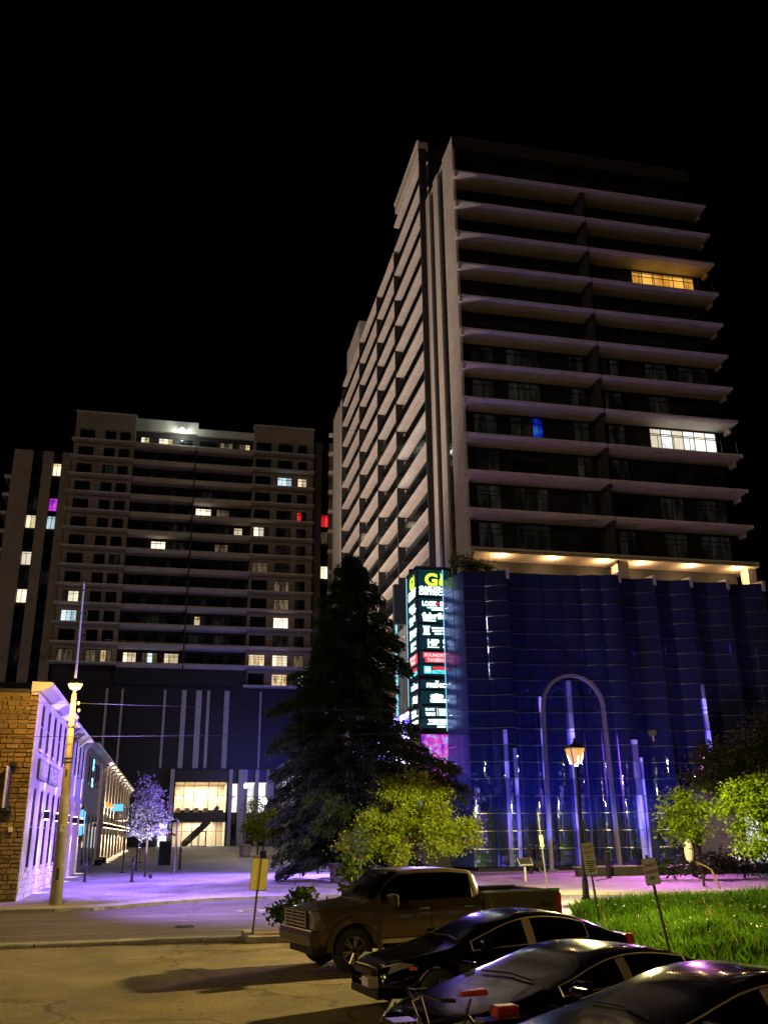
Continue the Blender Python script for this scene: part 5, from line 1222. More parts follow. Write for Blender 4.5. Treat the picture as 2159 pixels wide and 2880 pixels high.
# shrub and sapling on the planter island by the truck, roof terrace shrubs
tree('island_shrub', 'leafy green shrub in the mulched island in front of the pickup', (3.4, 27.1, .12), .5, .03, [(3.35, 27.1, .65, .5, .45, .42), (3.6, 27.1, .9, .3, .3, .3)], 38, 1100, .075, 'shrub_leaves', .13, 51, cat='shrub', stems=4)
tree('sumac_sapling', 'feathery sapling rising behind the pickup hood', (5.1, 27.0, .12), 1.5, .025, [(5.0, 27, 1.55, .42, .35, .45), (5.25, 27, 1.0, .4, .3, .3)], 26, 520, .085, 'shrub_leaves', .13, 52, cat='shrub', stems=2)
tree('terrace_shrub', 'bushy planter shrub on the podium roof at the corner of the tower', (20.0, 61.6, 20.35), .8, .04, [(19.5, 61.5, 21.2, .9, .5, .55), (20.8, 61.5, 20.9, .9, .5, .45)], 50, 1500, .09, 'dull_leaves', .2, 53, cat='shrub', stems=4)
tree('ground_shrub', 'low dark hedge shrub at the foot of the glass by the right trees', (27.5, 47.5, pz(47)), .3, .03, [(27, 47.5, .95, 2.6, .7, .5), (31, 47.5, 1.1, 2.6, .8, .6)], 60, 2600, .1, 'spruce_needles', .3, 54, cat='shrub', stems=5)

# ================================================================== PLANTER ISLAND
isl = thing('planter_island', 'kerbed mulch island between the street and the pickup', 'planter', (4, 27, 0)); 
MB().box(2.35, 6.9, 26.45, 28.2, .0, .12).build('mulch_bed', 'mulch', isl)
for a, b in ((2.1, 3.6), (3.63, 5.2), (5.23, 6.9)): MB().box(a, b, 26.18, 26.44, .002, .17).build('kerb_stone', 'kerb_concrete', isl, bevel=.02)
MB().box(2.08, 2.34, 26.47, 28.2, .002, .17).build('kerb_stone', 'kerb_concrete', isl, bevel=.02)
# ================================================================== VEHICLES
def wheel(root, x, y, r, w, side, spokes=5):
    q = MB(); prof = [(r*.62, -w/2), (r*.93, -w/2), (r, -w*.3), (r, w*.3), (r*.93, w/2), (r*.62, w/2)]
    n = 28
    for pr, py in prof:
        for j in range(n):
            a = 2*math.pi*j/n; q.v.append((x+pr*math.cos(a), y+py, r+pr*math.sin(a)))
    for i in range(len(prof)-1):
        for j in range(n): q.f.append((i*n+j, (i+1)*n+j, (i+1)*n+(j+1) % n, i*n+(j+1) % n))
    wo = q.build('wheel', 'tyre', root, smooth=True, world=False)
    q = MB(); yy = y+side*w*.42
    for j in range(spokes):
        a = 2*math.pi*j/spokes+.3
        for da in (-.16, .16):
            q.tube([(x+.05*math.cos(a), yy, r+.05*math.sin(a)), (x+r*.62*math.cos(a+da), yy, r+r*.62*math.sin(a+da))], r*.055, 5)
    n = 24
    for rr_, yo in ((r*.66, 0), (r*.58, 0), (r*.56, -side*w*.3)):
        for j in range(n):
            a = 2*math.pi*j/n; q.v.append((x+rr_*math.cos(a), yy+yo, r+rr_*math.sin(a)))
    b = len(q.v)-3*n
    for i in range(2):
        for j in range(n): q.f.append((b+i*n+j, b+i*n+(j+1) % n, b+(i+1)*n+(j+1) % n, b+(i+1)*n+j))
    q.build('rim', 'rim_metal', wo, world=False)
    q = MB()
    for j in range(n):
        a = 2*math.pi*j/n; q.v.append((x+r*.6*math.cos(a), yy-side*w*.25, r+r*.6*math.sin(a)))
    q.f.append(tuple(range(n))); q.build('hub_plate', 'plastic_black', wo, world=False)
def loft(root, L, ZT, ZB, WD, zl, wheels, wr_, cabin, wins, pillars, paint, kroof=.25, ws=None, rw=None, xend=None, glass='car_glass', trim=None, N=90, trim_mat='chrome', pillar_m='pillar_trim'):
    sm = np.linspace(-1, 1, 9)*(.17 if xend is None else .07)
    I = lambda tab, x: float(np.mean(np.interp(x+sm*min(1, max(.1, min(x, (xend or L)-x)/.3)), [p[0] for p in tab], [p[1] for p in tab])))
    xe = xend or L
    xs = sorted(set(list(np.linspace(0, xe, N))+[p[0] for p in ZT if p[0] <= xe]))
    def low(x):
        z = zl+.10*max(0, 1-x/.5)**2+.12*max(0, 1-(L-x)/.5)**2
        for xw, r in wheels:
            if abs(x-xw) < r: z = max(z, r*.80+math.sqrt(max(0, r*r-(x-xw)**2))-.0)
        return z
    def sec(x, s):
        zt, zb, w, z0 = I(ZT, x), I(ZB, x), I(WD, x), low(x); zb = min(zb, zt-.02); z0 = min(z0, zb-.06); h = zt-zb
        wr = w*(.95-kroof*min(1, h/.45)); e = zt-.06*min(1, h/.3)
        P = [(w*.90, z0), (w*.985, min(z0+.10, zb-.05)), (w, z0+(zb-z0)*.6), (w*.99, zb-.03), (w*.968, zb)]
        a, b = P[4], (wr, e)
        for t in (.5, .93): P.append((a[0]+(b[0]-a[0])*t+.015*math.sin(math.pi*t), a[1]+(b[1]-a[1])*t))
        P += [b, (wr*.86, e+(zt-e)*.7), (wr*.5, zt-.008), (0, zt)]
        return [(x, s*p[0], p[1]) for p in P]
    cats = {}
    def put(cat, a):
        m = cats.setdefault(cat, MB()); m.add(a, [(0, 1, 2, 3)])
    body = MB(); nj = 11
    for s in (-1, 1):
        secs = [sec(x, s) for x in xs]
        for i in range(len(xs)-1):
            xm = (xs[i]+xs[i+1])/2; h = I(ZT, xm)-I(ZB, xm)
            for j in range(nj-1):
                qd = [secs[i][j], secs[i+1][j], secs[i+1][j+1], secs[i][j+1]]
                if s > 0: qd = qd[::-1]
                cat = 'body'
                if j in (4, 5) and h > .05:
                    for k, (a, b) in enumerate(wins):
                        if a <= xm <= b: cat = ('side_window', s, k)
                    for k, (a, b) in enumerate(pillars):
                        if a <= xm <= b and h > .2: cat = ('pillar', s, k)
                if j >= 7 and ws and ws[0] <= xm <= ws[1]: cat = 'windshield'
                if j >= 7 and rw and rw[0] <= xm <= rw[1]: cat = 'rear_window'
                put(cat, qd)
        put('body', [secs[0][0], secs[0][4], secs[0][9], secs[0][10]]) if False else None
    # nose and tail caps, underside
    for i in (0, -1):
        l, r = sec(xs[i], -1), sec(xs[i], 1); cats['body'].add(l+r[::-1], [tuple(range(22)) if i else tuple(range(21, -1, -1))])
    for i in range(len(xs)-1):
        a, b = sec(xs[i], -1)[0], sec(xs[i], 1)[0]; c, d = sec(xs[i+1], -1)[0], sec(xs[i+1], 1)[0]; cats['body'].add([a, b, d, c], [(0, 1, 2, 3)])
    for cat, m in cats.items():
        me = bpy.data.meshes.new('loft'); me.from_pydata(m.v, [], m.f)
        import bmesh
        bm = bmesh.new(); bm.from_mesh(me); bmesh.ops.remove_doubles(bm, verts=bm.verts, dist=.0006); bm.to_mesh(me); bm.free()
        nm = cat if isinstance(cat, str) else cat[0]
        mt = paint if nm == 'body' else (pillar_m if nm == 'pillar' else glass)
        link(nm, me, mt, root, smooth=True)
    if trim:
        for s in (-1, 1):
            lo = [x for x in xs if trim[0] <= x <= trim[1]]
            A = [sec(x, s)[4] for x in lo]; B = [sec(x, s)[6] for x in lo[::-1]]
            o = lambda p: (p[0], p[1]+s*.006, p[2]+.003)
            MB().tube([o(p) for p in A+B+A[:1]], .010, 5).build('window_trim', trim_mat, root, world=False)
    return sec, I
def mirror(root, x, y, z, s, m='plastic_black', k=1.0):
    mo = MB().obox((x, y+s*.14*k, z), (.13*k, .24*k, .17*k), rz=s*.12).build('mirror', m, root, bevel=.04, world=False)
    MB().obox((x+.02, y+s*.02, z-.05), (.06, .12, .05)).build('mirror_arm', m, mo, world=False)
def sedan(name, label, loc, rz, paint, L=4.55, H=1.45, hood=.0, seed=0, plate=True, spk=5, sc=1.0):
    t = thing(name, label, 'car', loc, rz, group='dark cars parked side by side')
    h = H/1.45
    ZT = [(0, .60), (.06, .70), (.25, .775+hood), (.7, .86+hood), (1.2, .955+hood), (1.32, .985+hood), (1.7, 1.19*h), (2.05, 1.335*h), (2.35, 1.415*h), (2.7, 1.45*h), (3.1, 1.435*h), (3.45, 1.37*h), (3.8, 1.245*h), (4.08, 1.10*h), (4.3, 1.065*h), (4.48, 1.03*h), (L, .88)]
    ZB = [(0, .56), (.5, .68), (1.25, .88), (2.0, .925), (3.0, .965), (4.0, 1.02), (4.4, .98), (L, .8)]
    WD = [(0, .62), (.08, .72), (.35, .83), (.9, .89), (2.2, .905), (3.6, .895), (4.2, .82), (4.45, .74), (L, .66)]
    wh = [(.93, .335), (3.62, .335)]
    sec, I = loft(t, L, ZT, ZB, WD, .20, [(a, r+.055) for a, r in wh], 1, None, [(1.5, 2.44), (2.60, 3.50)], [(2.44, 2.60)], paint, ws=(1.33, 2.1), rw=(3.5, 4.06), trim=(1.45, 3.62), trim_mat='pillar_trim')
    for x, r in wh:
        for s in (-1, 1): wheel(t, x, s*.80, r, .2, s, spk)
    for s in (-1, 1):
        hl = MB()
        a = [(.05, s*.50, .60), (.16, s*.74, .63), (.52, s*.855, .74), (.30, s*.76, .775), (.10, s*.55, .705)]
        o = Vector((-.012, s*.012, .008)); hl.add([Vector(p)+o for p in a]+[Vector(p)*.97 for p in a], [tuple(range(5)) if s > 0 else tuple(range(4, -1, -1))]+[(i, (i+1) % 5, 5+(i+1) % 5, 5+i) for i in range(5)])
        hl.build('headlight', 'headlamp_lens', t, world=False)
        MB().obox((.47, s*.875, .70), (.12, .012, .05), rz=s*.35).build('indicator', 'lamp_amber', t, world=False)
        MB().obox((4.44, s*.70, .93), (.10, .20, .16), rz=-s*.5).build('taillight', 'lamp_red', t, bevel=.02, world=False)
        mirror(t, 1.62, s*.90, .98, s, paint)
        for x in (2.32, 3.30): MB().obox((x, s*.915, .86), (.2, .03, .03)).build('door_handle', 'chrome', t, world=False)
        MB().tube([(2.52, s*.905, .30), (2.53, s*.912, .6), (2.54, s*.885, .95)], .004, 4).build('door_seam', 'plastic_black', t, world=False)
    MB().box(-.02, .02, -.42, .42, .56, .64).build('grille', 'plastic_black', t, world=False)
    for z in (.57, .60, .63): MB().box(-.03, -.02, -.40, .40, z, z+.008).build('grille_bar', 'chrome', t, world=False)
    MB().box(-.02, .10, -.6, .6, .26, .38).build('lower_intake', 'plastic_black', t, bevel=.02, world=False)
    if plate: MB().box(-.045, -.03, -.26, -.0, .40, .53).build('licence_plate', 'plate_white', t, world=False)
    MB().tube([(1.40, -.45, 1.02), (1.46, 0, 1.045), (1.42, .5, 1.03)], .012, 5).build('wiper', 'plastic_black', t, world=False)
    return t
HD = R(22.6)
sedan('sedan_car', 'black sedan with amber indicator parked beside the brown pickup', (3.1, 15.75, 0), R(8.5), 'car_black', H=1.41)
sedan('sedan_car', 'dark sedan between the black sedan and the car in the bottom corner', (2.66, 11.02, 0), R(20), 'car_navy', H=1.31, spk=7)
sedan('sedan_car', 'dark grey sedan cut off at the bottom right corner of the view', (2.86, 8.85, 0), R(9), 'car_grey', H=1.34, spk=6)
# ------------------------------------------------------------------ pickup truck
tk = thing('pickup_truck', 'bronze brown crew-cab pickup parked with its nose towards the street', 'truck', (2.55, 20.85, 0), R(12))
ZT = [(0, .98), (.06, 1.14), (.2, 1.20), (.8, 1.26), (1.42, 1.31), (1.5, 1.34), (1.75, 1.58), (2.05, 1.83), (2.25, 1.905), (2.8, 1.935), (3.5, 1.925), (3.95, 1.88), (4.02, 1.83), (4.08, 1.40)]
ZB = [(0, .95), (.5, 1.10), (1.4, 1.24), (1.62, 1.26), (1.95, 1.27), (2.2, 1.30), (4.08, 1.33)]
WD = [(0, .86), (.05, .93), (.3, .985), (1.2, 1.0), (4.08, 1.0)]
loft(tk, 5.85, ZT, ZB, WD, .42, [(1.02, .50)], 1, None, [(1.7, 2.85), (2.98, 3.9)], [(2.85, 2.98)], 'truck_paint', kroof=.17, ws=(1.5, 2.2), rw=(3.99, 4.07), xend=4.08, trim=(1.66, 3.93), trim_mat='plastic_black', pillar_m='car_glass')
for s in (-1, 1):
    y0, y1 = (s*.93, s*1.0) if s > 0 else (-1.0, -.93)
    # bed side with wheel cut-out
    poly = [(4.12, .50)]
    for i in range(13):
        a = math.pi*(1-i/12); poly.append((4.75+.50*math.cos(a), .44+.50*math.sin(a)))
    poly += [(5.80, .55), (5.82, 1.40), (4.12, 1.40)]
    MB().prism(poly, 'y', y0, y1).build('bed_side', 'truck_paint', tk, world=False, bevel=.015)
    MB().box(4.12, 5.84, s*.90-.07 if s < 0 else .90, s*.90 if s < 0 else .99, 1.402, 1.44).build('bed_rail', 'chrome', tk, world=False)
    for xw in (1.02, 4.75):
        fl = MB()
        for i in range(17):
            a = math.pi*(1.02-1.04*i/16)
            for rr_, yo in ((.50, 1.0), (.60, 1.0), (.60, 1.05), (.50, 1.06)): fl.v.append((xw+rr_*math.cos(a), s*yo, .44+rr_*math.sin(a)))
        for i in range(16):
            for j in range(4): fl.f.append((4*i+j, 4*i+4+j, 4*i+4+(j+1) % 4, 4*i+(j+1) % 4))
        fl.build('fender_flare', 'truck_paint', tk, smooth=False, world=False)
        wheel(tk, xw, s*.86, .42, .27, s, 6)
        MB().prism([(xw-.52, .42), (xw+.52, .42), (xw+.50, .85), (xw+.3, .95), (xw-.3, .95), (xw-.5, .85)], 'y', min(s*.6, s*.62), max(s*.6, s*.62)).build('wheel_well', 'plastic_black', tk, world=False)
    MB().obox((.10, s*.80, .98), (.22, .26, .34)).build('headlight', 'headlamp_lens', tk, bevel=.03, world=False)
    MB().obox((5.80, s*.94, 1.10), (.10, .14, .5)).build('taillight', 'lamp_red', tk, bevel=.02, world=False)
    for x in (2.74, 3.78):
        dh = MB().obox((x, s*1.012, 1.14), (.24, .012, .10)).build('door_handle', 'plastic_black', tk, bevel=.004, world=False); MB().obox((x, s*1.03, 1.15), (.22, .03, .035)).build('grip', 'chrome', dh, world=False)
    for x in (1.66, 2.92, 4.06): MB().box(x-.006, x+.006, s*1.0-.006, s*1.0+.006, .50, 1.27).build('door_seam', 'plastic_black', tk, world=False)
    MB().box(1.62, 4.0, s*1.0-.02 if s < 0 else 1.0, s*1.0 if s < 0 else 1.02, .52, .60).build('body_moulding', 'pillar_trim', tk, world=False)
    MB().obox((1.32, s*1.006, 1.16), (.36, .012, .06), ry=.06).build('fender_vent', 'plastic_black', tk, world=False)
    MB().box(1.7, 4.0, s*.9-.1, s*.9+.1, .34, .40).build('running_board', 'plastic_black', tk, world=False)
    mirror(tk, 1.86, s*1.02, 1.33, s, 'plastic_black', 1.5)
MB().box(4.12, 5.8, -.93, .93, .58, .64).build('bed_floor', 'plastic_black', tk, world=False)
MB().box(4.1, 4.16, -.93, .93, .64, 1.40).build('bed_bulkhead', 'truck_paint', tk, world=False)
MB().box(5.78, 5.85, -.95, .95, .60, 1.42).build('tailgate', 'truck_paint', tk, world=False, bevel=.015)
MB().box(5.85, 6.02, -.95, .95, .48, .62).build('rear_bumper', 'bumper_dark', tk, world=False, bevel=.03)
MB().prism([(-.10, .52), (.16, .46), (.16, .80), (-.08, .82), (-.13, .70)], 'y', -.97, .97).build('front_bumper', 'bumper_dark', tk, world=False, bevel=.02)
gr = MB().box(-.06, .0, -.64, .64, .84, 1.17).build('grille', 'plastic_black', tk, world=False)
for i in range(5): MB().box(-.085, -.06, -.62, .62, .86+i*.065, .89+i*.065).build('grille_bar', 'chrome', gr, world=False)
for y in (-.60, -.2, .2, .60): MB().box(-.09, -.062, y-.02, y+.02, .84, 1.17).build('grille_bar', 'chrome', gr, world=False)
MB().box(.10, .5, -.7, .7, .34, .50).build('air_dam', 'plastic_black', tk, world=False)
MB().obox((5.5, -1.004, 1.12), (.24, .006, .10)).build('bed_decal', 'plastic_black', tk, world=False)
MB().tube([(1.45, -.6, 1.35), (1.52, 0, 1.37), (1.5, .6, 1.36)], .015, 5).build('wiper', 'plastic_black', tk, world=False)
for o in tk.children_recursive:
    if o.type == 'MESH' and o.name.split('.')[0] not in ('wheel', 'rim', 'hub_plate', 'fender_flare', 'wheel_well'):
        for v in o.data.vertices: v.co.x = float(np.interp(v.co.x, [-.15, .5, 1.6, 2.2, 3.95, 4.1, 5.84, 6.1], [.05, .52, 1.55, 2.06, 3.83, 4.05, 6.05, 6.25]))
    elif o.name.split('.')[0] in ('wheel', 'rim', 'hub_plate', 'fender_flare', 'wheel_well'):
        for v in o.data.vertices:
            if v.co.x > 3: v.co.x += .09
# ------------------------------------------------------------------ loaded bicycle by the cars
bc = thing('bicycle', 'loaded bicycle with red saddle and red bag between the dark cars', 'bicycle', (2.38, 10.12, 0), R(8))
def ring(cx, r, tr, n=24):
    q = MB(); pts = [(cx+r*math.cos(2*math.pi*i/n), 0, r+.02+r*math.sin(2*math.pi*i/n)) for i in range(n+1)]; return q.tube(pts, tr, 6, cap=False)
for cx in (0.0, 1.12):
    w = ring(cx, .34, .022).build('wheel', 'tyre', bc, world=False); ring(cx, .315, .010).build('rim', 'chrome', w, world=False)
    q = MB()
    for i in range(10):
        a = math.pi*i/5; q.tube([(cx, .02*(-1)**i, .36), (cx+.31*math.cos(a), 0, .36+.31*math.sin(a))], .003, 3)
    q.build('spokes', 'chrome', w, world=False)
MB().tube([(.18, 0, .86), (.30, 0, .52)], .022, 8).build('head_tube', 'chrome', bc, world=False)
for a, b in (((.2, 0, .8), (.72, 0, .84)), ((.25, 0, .62), (.55, 0, .36)), ((.55, 0, .36), (.72, 0, .92)), ((.55, 0, .36), (1.12, 0, .36)), ((.72, 0, .84), (1.12, 0, .36))): MB().tube([a, b], .018, 8).build('frame_tube', 'plastic_black', bc, world=False)
for s in (-1, 1): MB().tube([(.16, s*.05, .88), (.05, s*.05, .6), (0, s*.05, .36)], .014, 6).build('fork_leg', 'chrome', bc, world=False)
MB().tube([(.28, -.34, 1.06), (.14, -.22, 1.10), (.12, 0, 1.02), (.14, .22, 1.10), (.28, .34, 1.06)], .014, 8).build('handlebar', 'chrome', bc, world=False)
for s in (-1, 1): MB().tube([(.28, s*.34, 1.06), (.42, s*.37, 1.05)], .02, 8).build('grip', 'plastic_black', bc, world=False)
MB().tube([(.72, 0, .9), (.76, 0, 1.0)], .014, 6).build('seat_post', 'chrome', bc, world=False)
MB().add([(.66, -.03, 1.02), (.62, .03, 1.02), (.92, .10, 1.03), (.92, -.10, 1.03), (.64, -.02, 1.07), (.64, .02, 1.07), (.92, .08, 1.09), (.92, -.08, 1.09)], [(0, 1, 2, 3), (7, 6, 5, 4), (0, 4, 5, 1), (1, 5, 6, 2), (2, 6, 7, 3), (3, 7, 4, 0)]).build('saddle', 'red_cloth', bc, bevel=.015, world=False)
MB().box(.85, 1.4, -.12, .12, .78, .80).build('rack', 'chrome', bc, world=False)
for a in (.9, 1.35):
    for s in (-1, 1): MB().tube([(a, s*.11, .78), (1.12, s*.09, .38)], .008, 5).build('rack_stay', 'chrome', bc, world=False)
MB().box(1.0, 1.28, -.09, .09, .81, .92).build('bag', 'red_cloth', bc, bevel=.03, world=False)
MB().box(-.14, .12, -.14, .14, .66, .86).build('basket', 'plastic_black', bc, world=False)
for i in range(5): MB().tube([(-.14+i*.06, -.15, .66), (-.14+i*.06, -.15, .88)], .006, 4).build('basket_wire', 'chrome', bc, world=False)
MB().obox((-.16, -.05, .62), (.01, .14, .2), rz=R(40)).build('reflector_plate', 'plate_white', bc, world=False)
for p in ((.02, -.1, .56), (.3, -.12, .5), (.2, -.15, .62)): MB().obox(p, (.05, .05, .05)).build('reflector', 'lamp_red', bc, world=False)
MB().tube([(.13, -.2, 1.08), (.2, -.2, .85), (.24, -.08, .7)], .005, 4).build('brake_cable', 'bag_white', bc, world=False)
MB().tube([(.13, .15, 1.08), (.16, .0, .9), (.3, -.04, .62)], .005, 4).build('brake_cable', 'bag_white', bc, world=False)
# ================================================================== STREET FURNITURE AND SIGNS
def bollard(label, x, y, h=.95, r=.075, kind='round'):
    z = pz(y); t = thing('bollard', label, 'bollard', (x, y, z), group='black bollards around the plaza')
    MB().lathe([(r*1.5, 0), (r*1.5, .05), (r, .08), (r*.95, h*.82), (r*1.2, h*.83), (r*1.2, h*.87), (r*.8, h*.9), (r*.9, h*.95), (r*.3, h)], (x, y, z), 10).build('post', 'black_paint', t)
    MB().lathe([(r*1.02, 0), (r*1.02, .04)], (x, y, z+h*.7), 10).build('collar', 'frame_grey', t)
for lab, x, y, h in (('black bollard nearest the concrete utility pole', -4.43, 56.2, 1.25), ('black bollard just left of the young tree trunk', -1.9, 55.1, 1.3), ('black bollard by the stone doorway wall', -5.2, 51.5, 1.2), ('first black bollard past the trash bin beside the young tree', .73, 69.3, 1.45), ('second black bollard past the trash bin, half hidden by the first', .78, 74, 1.4), ('small far bollard in front of the lobby stair window', .6, 100, 1.5)):
    bollard(lab, x, y, h)
for lab, x, y, h in (('dark square post beside the info board at the mirror glass', 21.2, 56.0, 1.6), ('dark square post between the two parking signs', 23.3, 49.8, 1.35), ('dark square post leaning bough of the right small tree', 28.4, 49.8, 2.2), ('short dark post under the violet reflection strip at the glass foot', 29.6, 58.4, 1.2), ('short dark post under the arch at the glass foot', 26.2, 58.6, 1.3), ('short dark post left of the arch at the glass foot', 22.6, 58.4, 1.5)):
    z = pz(y); t = thing('square_post', lab, 'post', (x, y, z), group='square posts along the forecourt')
    MB().box(x-.11, x+.11, y-.11, y+.11, z, z+h).build('shaft', 'black_paint', t, bevel=.02); MB().box(x-.12, x+.12, y-.12, y+.12, z+h, z+h+.04).build('cap', 'frame_grey', t)
def bin_(label, x, y, s=1.0):
    z = pz(y); t = thing('trash_bin', label, 'bin', (x, y, z)); MB().box(x-.38*s, x+.38*s, y-.35*s, y+.35*s, z, z+1.15*s).build('body', 'black_paint', t, bevel=.04); MB().prism([(y-.38*s, z+1.15*s), (y+.38*s, z+1.15*s), (y+.38*s, z+1.25*s), (y, z+1.45*s), (y-.38*s, z+1.3*s)], 'x', x-.4*s, x+.4*s).build('lid', 'frame_black', t); MB().box(x-.2*s, x+.2*s, y-.355*s-.01, y-.35*s-.001, z+.85*s, z+1.02*s).build('slot', 'dark_wall', t)
bin_('tall black litter bin in the shade right of the young tree', -.35, 78.0, 1.2)
bin_('black litter bin on the plaza behind the pickup hood', 10.9, 56.5, .8)
def pot(label, x, y, r, h, leaf=True):
    z = pz(y); t = thing('planter_pot', label, 'planter', (x, y, z)); MB().lathe([(r*.85, 0), (r, h*.15), (r*.96, h*.9), (r*1.06, h*.93), (r*1.06, h), (r*.9, h), (r*.88, h*.9)], (x, y, z), 16).build('pot', 'pot_concrete', t, smooth=True)
    if leaf:
        g = np.random.default_rng(int(x*7)); P, _ = clusters([(x, y, z+h+.35, r*.9, r*.9, .4)], 14, 300, .12, g); quads('foliage', leafcloud(P, .08, g), 'shrub_leaves', t)
pot('round concrete planter pot on the plaza right of the yellow sign', 8.7, 51.4, .42, .95)
pot('pale ribbed concrete drum planter below the lobby tree', 7.2, 97, .55, 1.1, False)
# benches / seats behind the spruce skirt
for i, (x, y) in enumerate(((7.2, 58.2), (9.6, 60.5))):
    b = thing('plaza_bench', ('dark backless bench left of the round planter pot', 'dark backless bench right of the round planter pot')[i], 'bench', (x, y, pz(y)), group='plaza benches')
    for j in range(4): MB().box(x-.8, x+.8, y-.22+j*.12, y-.12+j*.12, pz(y)+.43, pz(y)+.48).build('slat', 'stair_dark', b)
    for xx in (x-.6, x+.6): MB().box(xx-.05, xx+.05, y-.2, y+.24, pz(y), pz(y)+.43).build('leg', 'black_paint', b)
# closed red parasols behind the young tree
for i, (x, y) in enumerate(((-2.4, 84), (-.7, 86))):
    t = thing('parasol', ('dark red parasol behind the young tree, nearer the alley wall', 'dark red parasol behind the young tree, nearer the bin')[i], 'parasol', (x, y, pz(y)), group='cafe parasols in the alley')
    MB().lathe([(.25, 0), (.25, .06), (.03, .08), (.03, 2.6)], (x, y, pz(y)), 8).build('pole', 'black_paint', t); MB().lathe([(1.25, 2.05), (1.22, 2.12), (.1, 2.62), (.01, 2.68)], (x, y, pz(y)), 10).build('canopy', 'red_cloth', t)
# street signs on posts
def rounded(w, h, r, n=5):
    P = []
    for cx, cz, a0 in ((w/2-r, h/2-r, 0), (-w/2+r, h/2-r, 90), (-w/2+r, -h/2+r, 180), (w/2-r, -h/2+r, 270)):
        for i in range(n+1): a = R(a0+90*i/n); P.append((cx+r*math.cos(a), cz+r*math.sin(a)))
    return P
def signpost(name, label, x, y, z0, htop, lean, rz, w, h, sz, plate='sign_white', edge_='sign_olive'):
    t = thing(name, label, 'sign', (x, y, z0), rz)
    def L(z): return lean*(z)                      # post leans in its own plane
    MB().obox((L(htop/2), .03, htop/2), (.05, .03, htop), ry=math.atan(lean)).build('post', 'post_galv', t, world=False)
    q = MB().prism([(a+0, b+0) for a, b in rounded(w, h, .03)], 'y', -.004, .0); m = Matrix.Translation((L(sz), 0.0, sz)) @ Matrix.Rotation(math.atan(lean), 4, 'Y')
    q.v = [tuple(m @ Vector(v)) for v in q.v]; b = q.build('plate', edge_, t, world=False)
    q = MB().prism(rounded(w*.955, h*.97, .03), 'y', -.007, -.0045); q.v = [tuple(m @ Vector(v)) for v in q.v]; f = q.build('face', plate, t, world=False)
    return t, m, f
def sign_text(f, m, s, z, size, width, mt, d=-.009):
    q = MB(); write(q, s, (-width/2, d, z), size, bold=.002, depth=.001, width=width); q.v = [tuple(m @ Vector(v)) for v in q.v]; q.build('lettering', mt, f, world=False)
def sign_bar(f, m, x0, x1, z, h, mt):
    q = MB().box(x0, x1, -.0095, -.0075, z, z+h); q.v = [tuple(m @ Vector(v)) for v in q.v]; q.build('lettering', mt, f, world=False)
t, m_, f = signpost('parking_sign', 'white sign reading TENANT PARKING ONLY in red on a leaning post', 9.55, 17.9, .2, 2.0, -.16, R(-6), .30, .50, 1.68)
sign_text(f, m_, 'TENANT', .085, .085, .24, 'sign_red'); sign_text(f, m_, 'PARKING', -.035, .085, .25, 'sign_red'); sign_text(f, m_, 'ONLY', -.15, .085, .13, 'sign_black')
t, m_, f = signpost('parking_sign', 'tall white notice with red heading and black lines beside the lamp standard', 10.98, 24.2, .25, 2.7, -.10, R(-4), .34, .82, 1.72)
sign_text(f, m_, 'TENANT', .25, .11, .27, 'sign_red'); sign_text(f, m_, 'PARKING', .12, .11, .27, 'sign_red'); sign_text(f, m_, 'ONLY', .01, .10, .16, 'sign_red')
for i, (a, b) in enumerate(((-.1, .12), (-.12, .13), (-.09, .1), (-.06, .06), (-.11, .12), (-.08, .09))): sign_bar(f, m_, a, b, -.08-.05*i, .025, 'sign_black')
t, m_, f = signpost('yellow_sign', 'blank yellow double sign back on a dark leaning post by the island', 2.28, 26.95, .12, 1.95, .085, R(4), .46, .82, 1.52, 'sign_yellow')
sign_bar(f, m_, .0, .03, -.40, .8, 'sign_olive')
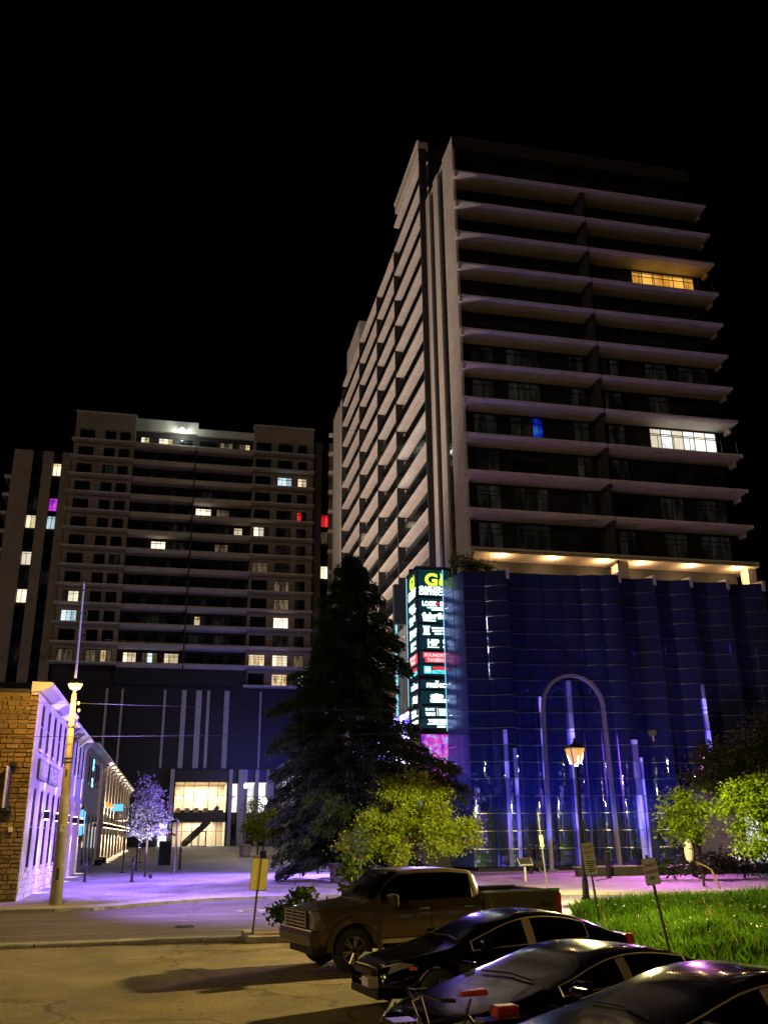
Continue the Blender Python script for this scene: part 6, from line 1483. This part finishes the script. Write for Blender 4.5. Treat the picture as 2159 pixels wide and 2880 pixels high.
t, m_, f = signpost('thin_sign', 'thin leaning stake with a small yellow tag behind the pickup bed', 16.2, 40.9, .2, 3.3, -.07, 0, .16, .5, 2.1, 'sign_yellow')
# info board on legs by the glass
ib = thing('info_board', 'slanted white information board on a pale post at the forecourt', 'sign', (18.1, 48.7, pz(48.7)))
z = pz(48.7); MB().box(18.05, 18.15, 48.66, 48.74, z, z+.85).build('post', 'sign_white', ib); MB().obox((18.1, 48.62, z+.95), (.75, .5, .05), rx=R(40)).build('panel', 'sign_white', ib); MB().obox((18.1, 48.60, z+.985), (.66, .42, .02), rx=R(40)).build('face', 'stair_dark', ib)
# low wall and steps at the right foot of the glass
lwall = thing('low_wall', 'long low dark retaining wall below the right trees', 'wall', (29, 52, .3))
MB().box(22.5, 40, 52.0, 52.5, pz(52), pz(52)+.45).build('wall_body', 'stair_dark', lwall); MB().box(22.4, 40, 51.9, 52.6, pz(52)+.45, pz(52)+.52).build('coping', 'kerb_concrete', lwall)
# lit shop front far right behind the trees
sf = thing('corner_shop', 'brightly lit white shop front glimpsed through the right trees', 'shop', (36, 50, .4))
MB().box(33.5, 44, 52.8, 58.5, .4, 5.2).build('wall', 'mid_panel', sf); MB().box(33.4, 44.2, 52.4, 58.6, 5.2, 5.5).build('roof', 'dark_wall', sf)
for i in range(4):
    x = 33.7+i*2.4; f = MB().box(x, x+2.3, 52.72, 52.78, 3.9, 4.0).box(x, x+.08, 52.72, 52.78, .7, 3.9).build('shop_window', 'frame_black', sf); MB().box(x+.1, x+2.25, 52.74, 52.76, .7, 3.9).build('pane', 'lit_store', f)
MB().box(33.7, 43.2, 52.5, 52.78, 4.2, 4.9).build('sign_band', 'lit_store_cyan', sf)
# terrace lanterns on the glass roof edge posts at the right
tp = thing('street_mast', 'tall slim light mast rising in front of the glass at the right border', 'pole', (37.8, 47, pz(47)))
MB().tube([(38.6, 47, pz(47)), (37.9, 47, 12.5), (37.6, 47, 17.3)], [.13, .10, .07], 10).build('shaft', 'mast_metal', tp); MB().obox((37.6, 47, 17.3), (.2, .2, .5)).build('head', 'led_mast', tp)
for o in bpy.data.objects:
    if '_o' in o: del o['_o']
